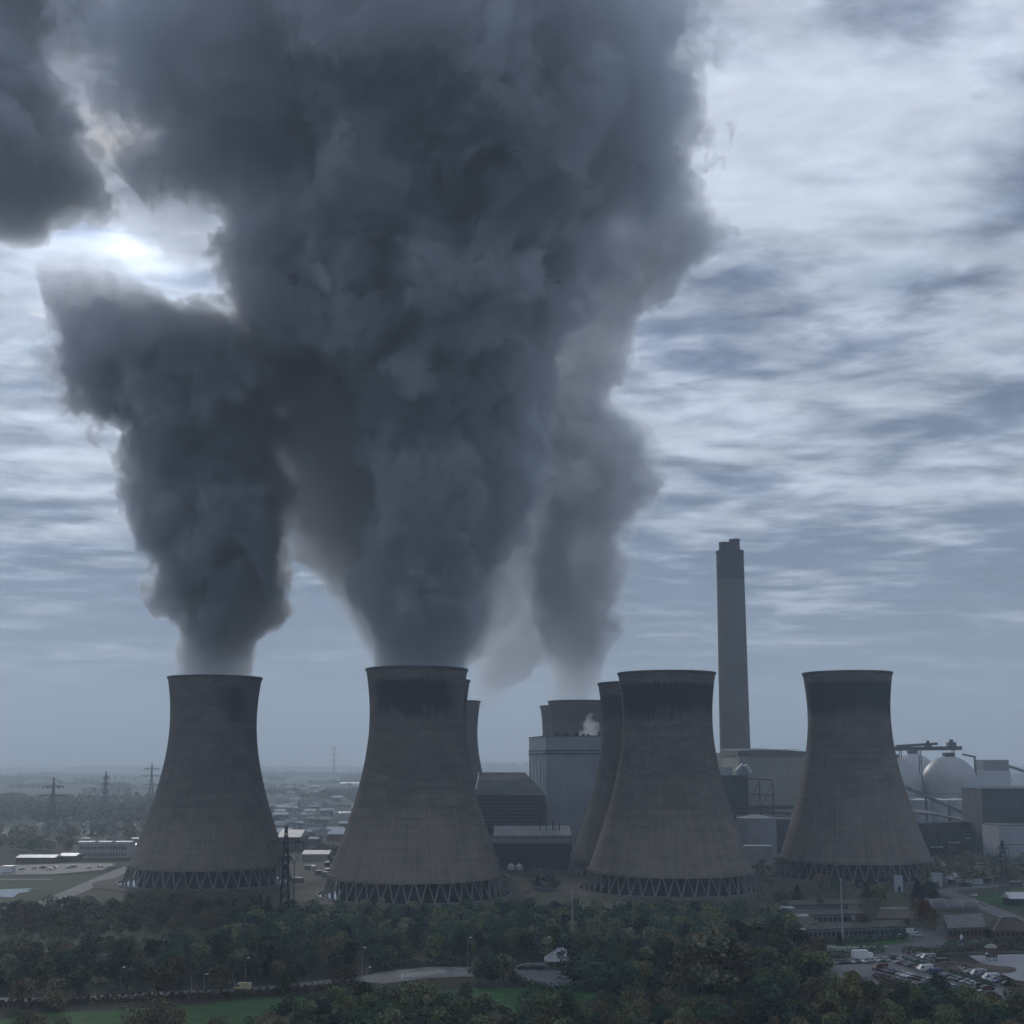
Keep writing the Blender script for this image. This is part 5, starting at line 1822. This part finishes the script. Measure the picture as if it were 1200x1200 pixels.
def mass(name, pts, hs, kinds, n_leaf, leaf, seed, shape_mix=('round', 'wide', 'round', 'bush')):
    """Many trees as one object: nobody could pick them apart."""
    g = np.random.default_rng(seed)
    temps = [crown_arrays(seed * 31 + k, n_leaf, leaf, shape_mix[k % len(shape_mix)]) for k in range(6)]
    by = {k: [] for k in dict.fromkeys(kinds)}
    for (x, y), h in zip(pts, hs):
        V = temps[int(g.integers(6))]
        a = g.random() * 2 * PI
        ca, sa = math.cos(a), math.sin(a)
        s = h / 10.0
        w = s * g.uniform(.95, 1.45)
        U = np.stack([(V[:, 0] * ca - V[:, 1] * sa) * w + x, (V[:, 0] * sa + V[:, 1] * ca) * w + y, V[:, 2] * s], 1)
        by[kinds[int(g.integers(len(kinds)))]].append(U)
    ks = [k for k in by if by[k]]
    V = np.concatenate([np.concatenate(by[k]) for k in ks])
    me = quads_mesh(name, V, [LEAF[k] for k in ks])
    mi = np.concatenate([np.full(sum(len(u) for u in by[k]) // 4, i, dtype=np.int32) for i, k in enumerate(ks)])
    me.polygons.foreach_set('material_index', mi)
    o = link(name, me)
    o['kind'] = 'stuff'
    return o


# the deeper woodland behind the trees built singly: dense at right, open scrub with clumps at left
sheet('rough_scrub', [(-60, 1128), (-60, 1078), (100, 1072), (230, 1068), (330, 1075), (345, 1105), (270, 1118), (120, 1122)], M['lawn'])
pts = scatter([(250, 1116), (300, 1080), (360, 1074), (560, 1074), (690, 1074), (900, 1074), (930, 1090), (905, 1112), (770, 1122), (720, 1110), (540, 1106), (420, 1110)], 1300, 6.0, 11)
pts = [p for p in pts if not any((p[0] - q[0]) ** 2 + (p[1] - q[1]) ** 2 < 12 for q in occupied)]
g_ = random.Random(5)
mass('woodland', pts, [g_.uniform(3.5, 8.5) for _ in pts], ['green', 'green', 'conifer', 'green', 'olive', 'green', 'pale'], 430, .95, 3)
pts = scatter([(-60, 1098), (-60, 1078), (60, 1070), (180, 1062), (300, 1066), (300, 1082), (250, 1092), (120, 1098)], 330, 6.0, 12)
mass('woodland', pts, [g_.uniform(3.5, 8.5) for _ in pts], ['green', 'olive', 'brown', 'pale', 'green'], 430, .95, 4)
pts = scatter([(-60, 1126), (-60, 1100), (110, 1100), (120, 1112), (200, 1112), (300, 1098), (330, 1104), (270, 1120), (120, 1122)], 150, 6.5, 13)
mass('scrub_bushes', pts, [g_.uniform(2, 5.5) for _ in pts], ['green', 'olive', 'pale', 'brown'], 330, .8, 5, ('bush', 'round', 'bush', 'wide'))
pts = scatter([(150, 1064), (170, 1050), (300, 1052), (330, 1062), (300, 1070), (180, 1068)], 60, 7.0, 14)
mass('scrub_bushes', pts, [g_.uniform(3, 6.5) for _ in pts], ['olive', 'brown', 'pale'], 330, .8, 6, ('bush', 'round', 'bush', 'wide'))
# hedges, scrub and far belts of trees, fading into the haze
def belt(px0, px1, r0, r1, n, h0, h1, seed, leaf=2.6, nl=70, kinds=('green', 'olive', 'brown'), name='tree_belt'):
    g = random.Random(seed)
    P, H = [], []
    for _ in range(n):
        px, row = g.uniform(px0, px1), g.uniform(r0, r1)
        p = G(px, row)
        P.append((p.x, p.y))
        H.append(g.uniform(h0, h1))
    return mass(name, P, H, list(kinds), nl, leaf, seed)


belt(-60, 205, 940, 966, 420, 8, 15, 21)
belt(-60, 90, 975, 1000, 90, 5, 10, 22, 1.8, 120)
belt(70, 215, 962, 985, 110, 4, 9, 23, 1.8, 100)
def rows_of_trees(px0, px1, r0, r1, n, per, h0, h1, seed, leaf, nl, step):
    """Hedgerows and wood edges: lines of trees running mostly across the view, with a few copses."""
    g = random.Random(seed)
    P, H = [], []
    for _ in range(n):
        p = G(g.uniform(px0, px1), g.uniform(r0, r1))
        an = g.gauss(0, .22) if g.random() < .75 else g.uniform(-1.5, 1.5)
        hh = g.uniform(h0, h1)
        dp = g.choice((1, 1, 2, 5))
        m = g.randint(per // 2, per)
        for k in range(m):
            for q in range(dp):
                P.append((p.x + (k - m / 2) * step * math.cos(an) + g.uniform(-step, step) * .3 - q * step * math.sin(an), p.y + (k - m / 2) * step * math.sin(an) + q * step * .9 + g.uniform(-step, step) * .3))
                H.append(hh * g.uniform(.7, 1.25) * (1 - .35 * abs(k - m / 2) / m))
    return mass('tree_belt', P, H, ['green', 'green', 'olive', 'brown'], nl, leaf, seed, ('round', 'wide', 'bush', 'wide'))


rows_of_trees(-80, 1280, 917, 942, 46, 26, 8, 15, 24, 3.0, 60, 7.5)
rows_of_trees(-120, 1320, 905, 917, 44, 40, 10, 18, 25, 4.6, 30, 11)
rows_of_trees(-200, 1400, 897.5, 905, 40, 60, 13, 22, 26, 8.0, 18, 22)
belt(-250, 1450, 896.2, 898, 500, 20, 30, 36, 12.0, 16)
belt(560, 620, 896, 905, 60, 30, 42, 29, 7.0, 50, ('green',))
belt(300, 440, 985, 1010, 70, 3, 8, 27, 1.5, 100)
belt(560, 720, 1006, 1030, 60, 1.5, 4, 28, .9, 110)
belt(560, 620, 896, 905, 60, 30, 42, 29, 7.0, 50, ('green',))
belt(1040, 1240, 1000, 1040, 170, 3, 8, 30, 1.4, 110, ('green', 'olive', 'brown', 'yellow'))
belt(880, 1080, 1040, 1062, 90, 1.5, 4.5, 31, 1.0, 110)
belt(840, 930, 985, 1030, 110, 2, 6, 32, 1.3, 100)
belt(1060, 1260, 985, 1005, 80, 3, 7, 33, 1.4, 100)
# hedges as single things
def hedge(label, pix, h, w, leaf='green', seed=1, step=.9, dens=26):
    pts = smooth_line([G(*p) for p in pix], 6)
    g = np.random.default_rng(seed)
    out = []
    for a, b in zip(pts, pts[1:]):
        L = (b - a).length
        n = max(4, int(L * dens))
        t = g.random(n)
        d = (b - a).normalized()
        s = Vector((-d.y, d.x, 0))
        o = (g.random(n) - .5) * w
        C = np.stack([a.x + (b.x - a.x) * t + s.x * o, a.y + (b.y - a.y) * t + s.y * o, h * (g.random(n) ** .7) * (1 + .25 * np.sin(t * 9 + a.x))], 1)
        d1 = g.normal(size=(n, 3))
        d1 /= np.linalg.norm(d1, axis=1, keepdims=True)
        d2 = np.cross(d1, g.normal(size=(n, 3)))
        d2 /= np.linalg.norm(d2, axis=1, keepdims=True)
        q = .32 * (.6 + .8 * g.random(n))[:, None]
        out.append(np.stack([C - d1 * q, C - d2 * q, C + d1 * q, C + d2 * q], 1).reshape(-1, 3))
    o = link('hedge', quads_mesh('hedge', np.concatenate(out), LEAF[leaf]))
    tag(o, label, 'hedge')
    return o


hedge('dark clipped hedge curving round the front of the car yard', [(600, 1148), (612, 1156), (640, 1163), (672, 1163), (700, 1158)], 2.4, 2.6, 'green', 1)
hedge('long dark hedge between the left road and the meadow', [(-20, 1182), (70, 1178), (160, 1173), (250, 1170), (330, 1165), (400, 1158)], 1.9, 2.4, 'brown', 2)
hedge('dark hedge in front of the flat-roofed offices', [(948, 1106), (985, 1106), (1030, 1103), (1062, 1100)], 2.6, 3.0, 'green', 3)
hedge('bushy dark hedge in front of the low brick office', [(1110, 1112), (1140, 1111), (1180, 1109), (1230, 1106)], 3.0, 5.0, 'green', 4)
hedge('dark hedge along the back of the crowded car park', [(930, 1122), (980, 1122), (1035, 1116)], 2.4, 4.0, 'green', 5)
hedge('thick brown hedge behind the pale empty lot', [(1060, 1119), (1110, 1117), (1160, 1114), (1230, 1111)], 2.2, 4.5, 'brown', 6)
hedge('scrubby hedge on the earth bank beside the pale lot', [(1085, 1124), (1120, 1135), (1160, 1148), (1190, 1158)], 1.6, 3.0, 'brown', 7)
hedge('shrubby hedge separating the first two rows of the crowded car park', [(1060, 1126), (1110, 1140), (1165, 1158)], 1.2, 1.6, 'green', 8)
hedge('thin dark hedge along the upper side of the lay-by', [(432, 1138), (480, 1132), (540, 1131)], 1.8, 2.0, 'green', 9)

# small white puff of steam on the boiler house roof
def puff():
    rows = [(864, 676, 700, .8), (858, 676, 702, 1), (852, 679, 702, 1), (846, 682, 699, 1), (841, 685, 696, 1), (836, 689, 695, 1)]
    o = plume('small white wisp of steam escaping from the boiler house roof', rows, lambda r: 915.0, .12, 1.5, 7.5, .14, 9.0, (.97, .98, 1.0), 1.0, 0.5, 1.0, None)


puff()
# ------------------------------------------------------------------ haze
def haze_box():
    m = bpy.data.materials.new('haze')
    m.use_nodes = True
    N = Nodes(m.node_tree)
    N.n.clear()
    pv = N.add('ShaderNodeVolumePrincipled')
    pv.inputs['Color'].default_value = (0.76, 0.88, 1.0, 1)
    pv.inputs['Density'].default_value = 0.00025
    pv.inputs['Anisotropy'].default_value = 0.2
    out = N.add('ShaderNodeOutputMaterial')
    N.l.new(pv.outputs[0], out.inputs['Volume'])
    o = MB().box(-9050, 9050, -1250, 14050, -2.0, 680).obj('haze', m)
    o['kind'] = 'stuff'
    return o


haze_box()


# ------------------------------------------------------------------ copies that still share a wording are told apart by their place
def tell_apart():
    bpy.context.view_layer.update()
    by = {}
    for o in scene.objects:
        if o.parent is None and o.get('label') and o.get('group'):
            by.setdefault((o['label'], o['group']), []).append(o)
    num = {2: 'two', 3: 'three', 4: 'four', 5: 'five', 6: 'six'}
    order = ['', 'second', 'third', 'fourth', 'fifth']
    for (lab, grp), os_ in by.items():
        n = len(os_)
        if n < 2 or n > 6:
            continue
        os_.sort(key=lambda o: column((o.location.x, o.location.y)))
        for i, o in enumerate(os_):
            w = 'leftmost' if i == 0 else 'rightmost' if i == n - 1 else order[i] + ' from left'
            new = lab + ', ' + w + ' of ' + num[n]
            if len(new.split()) <= 16:
                o['label'] = new


tell_apart()
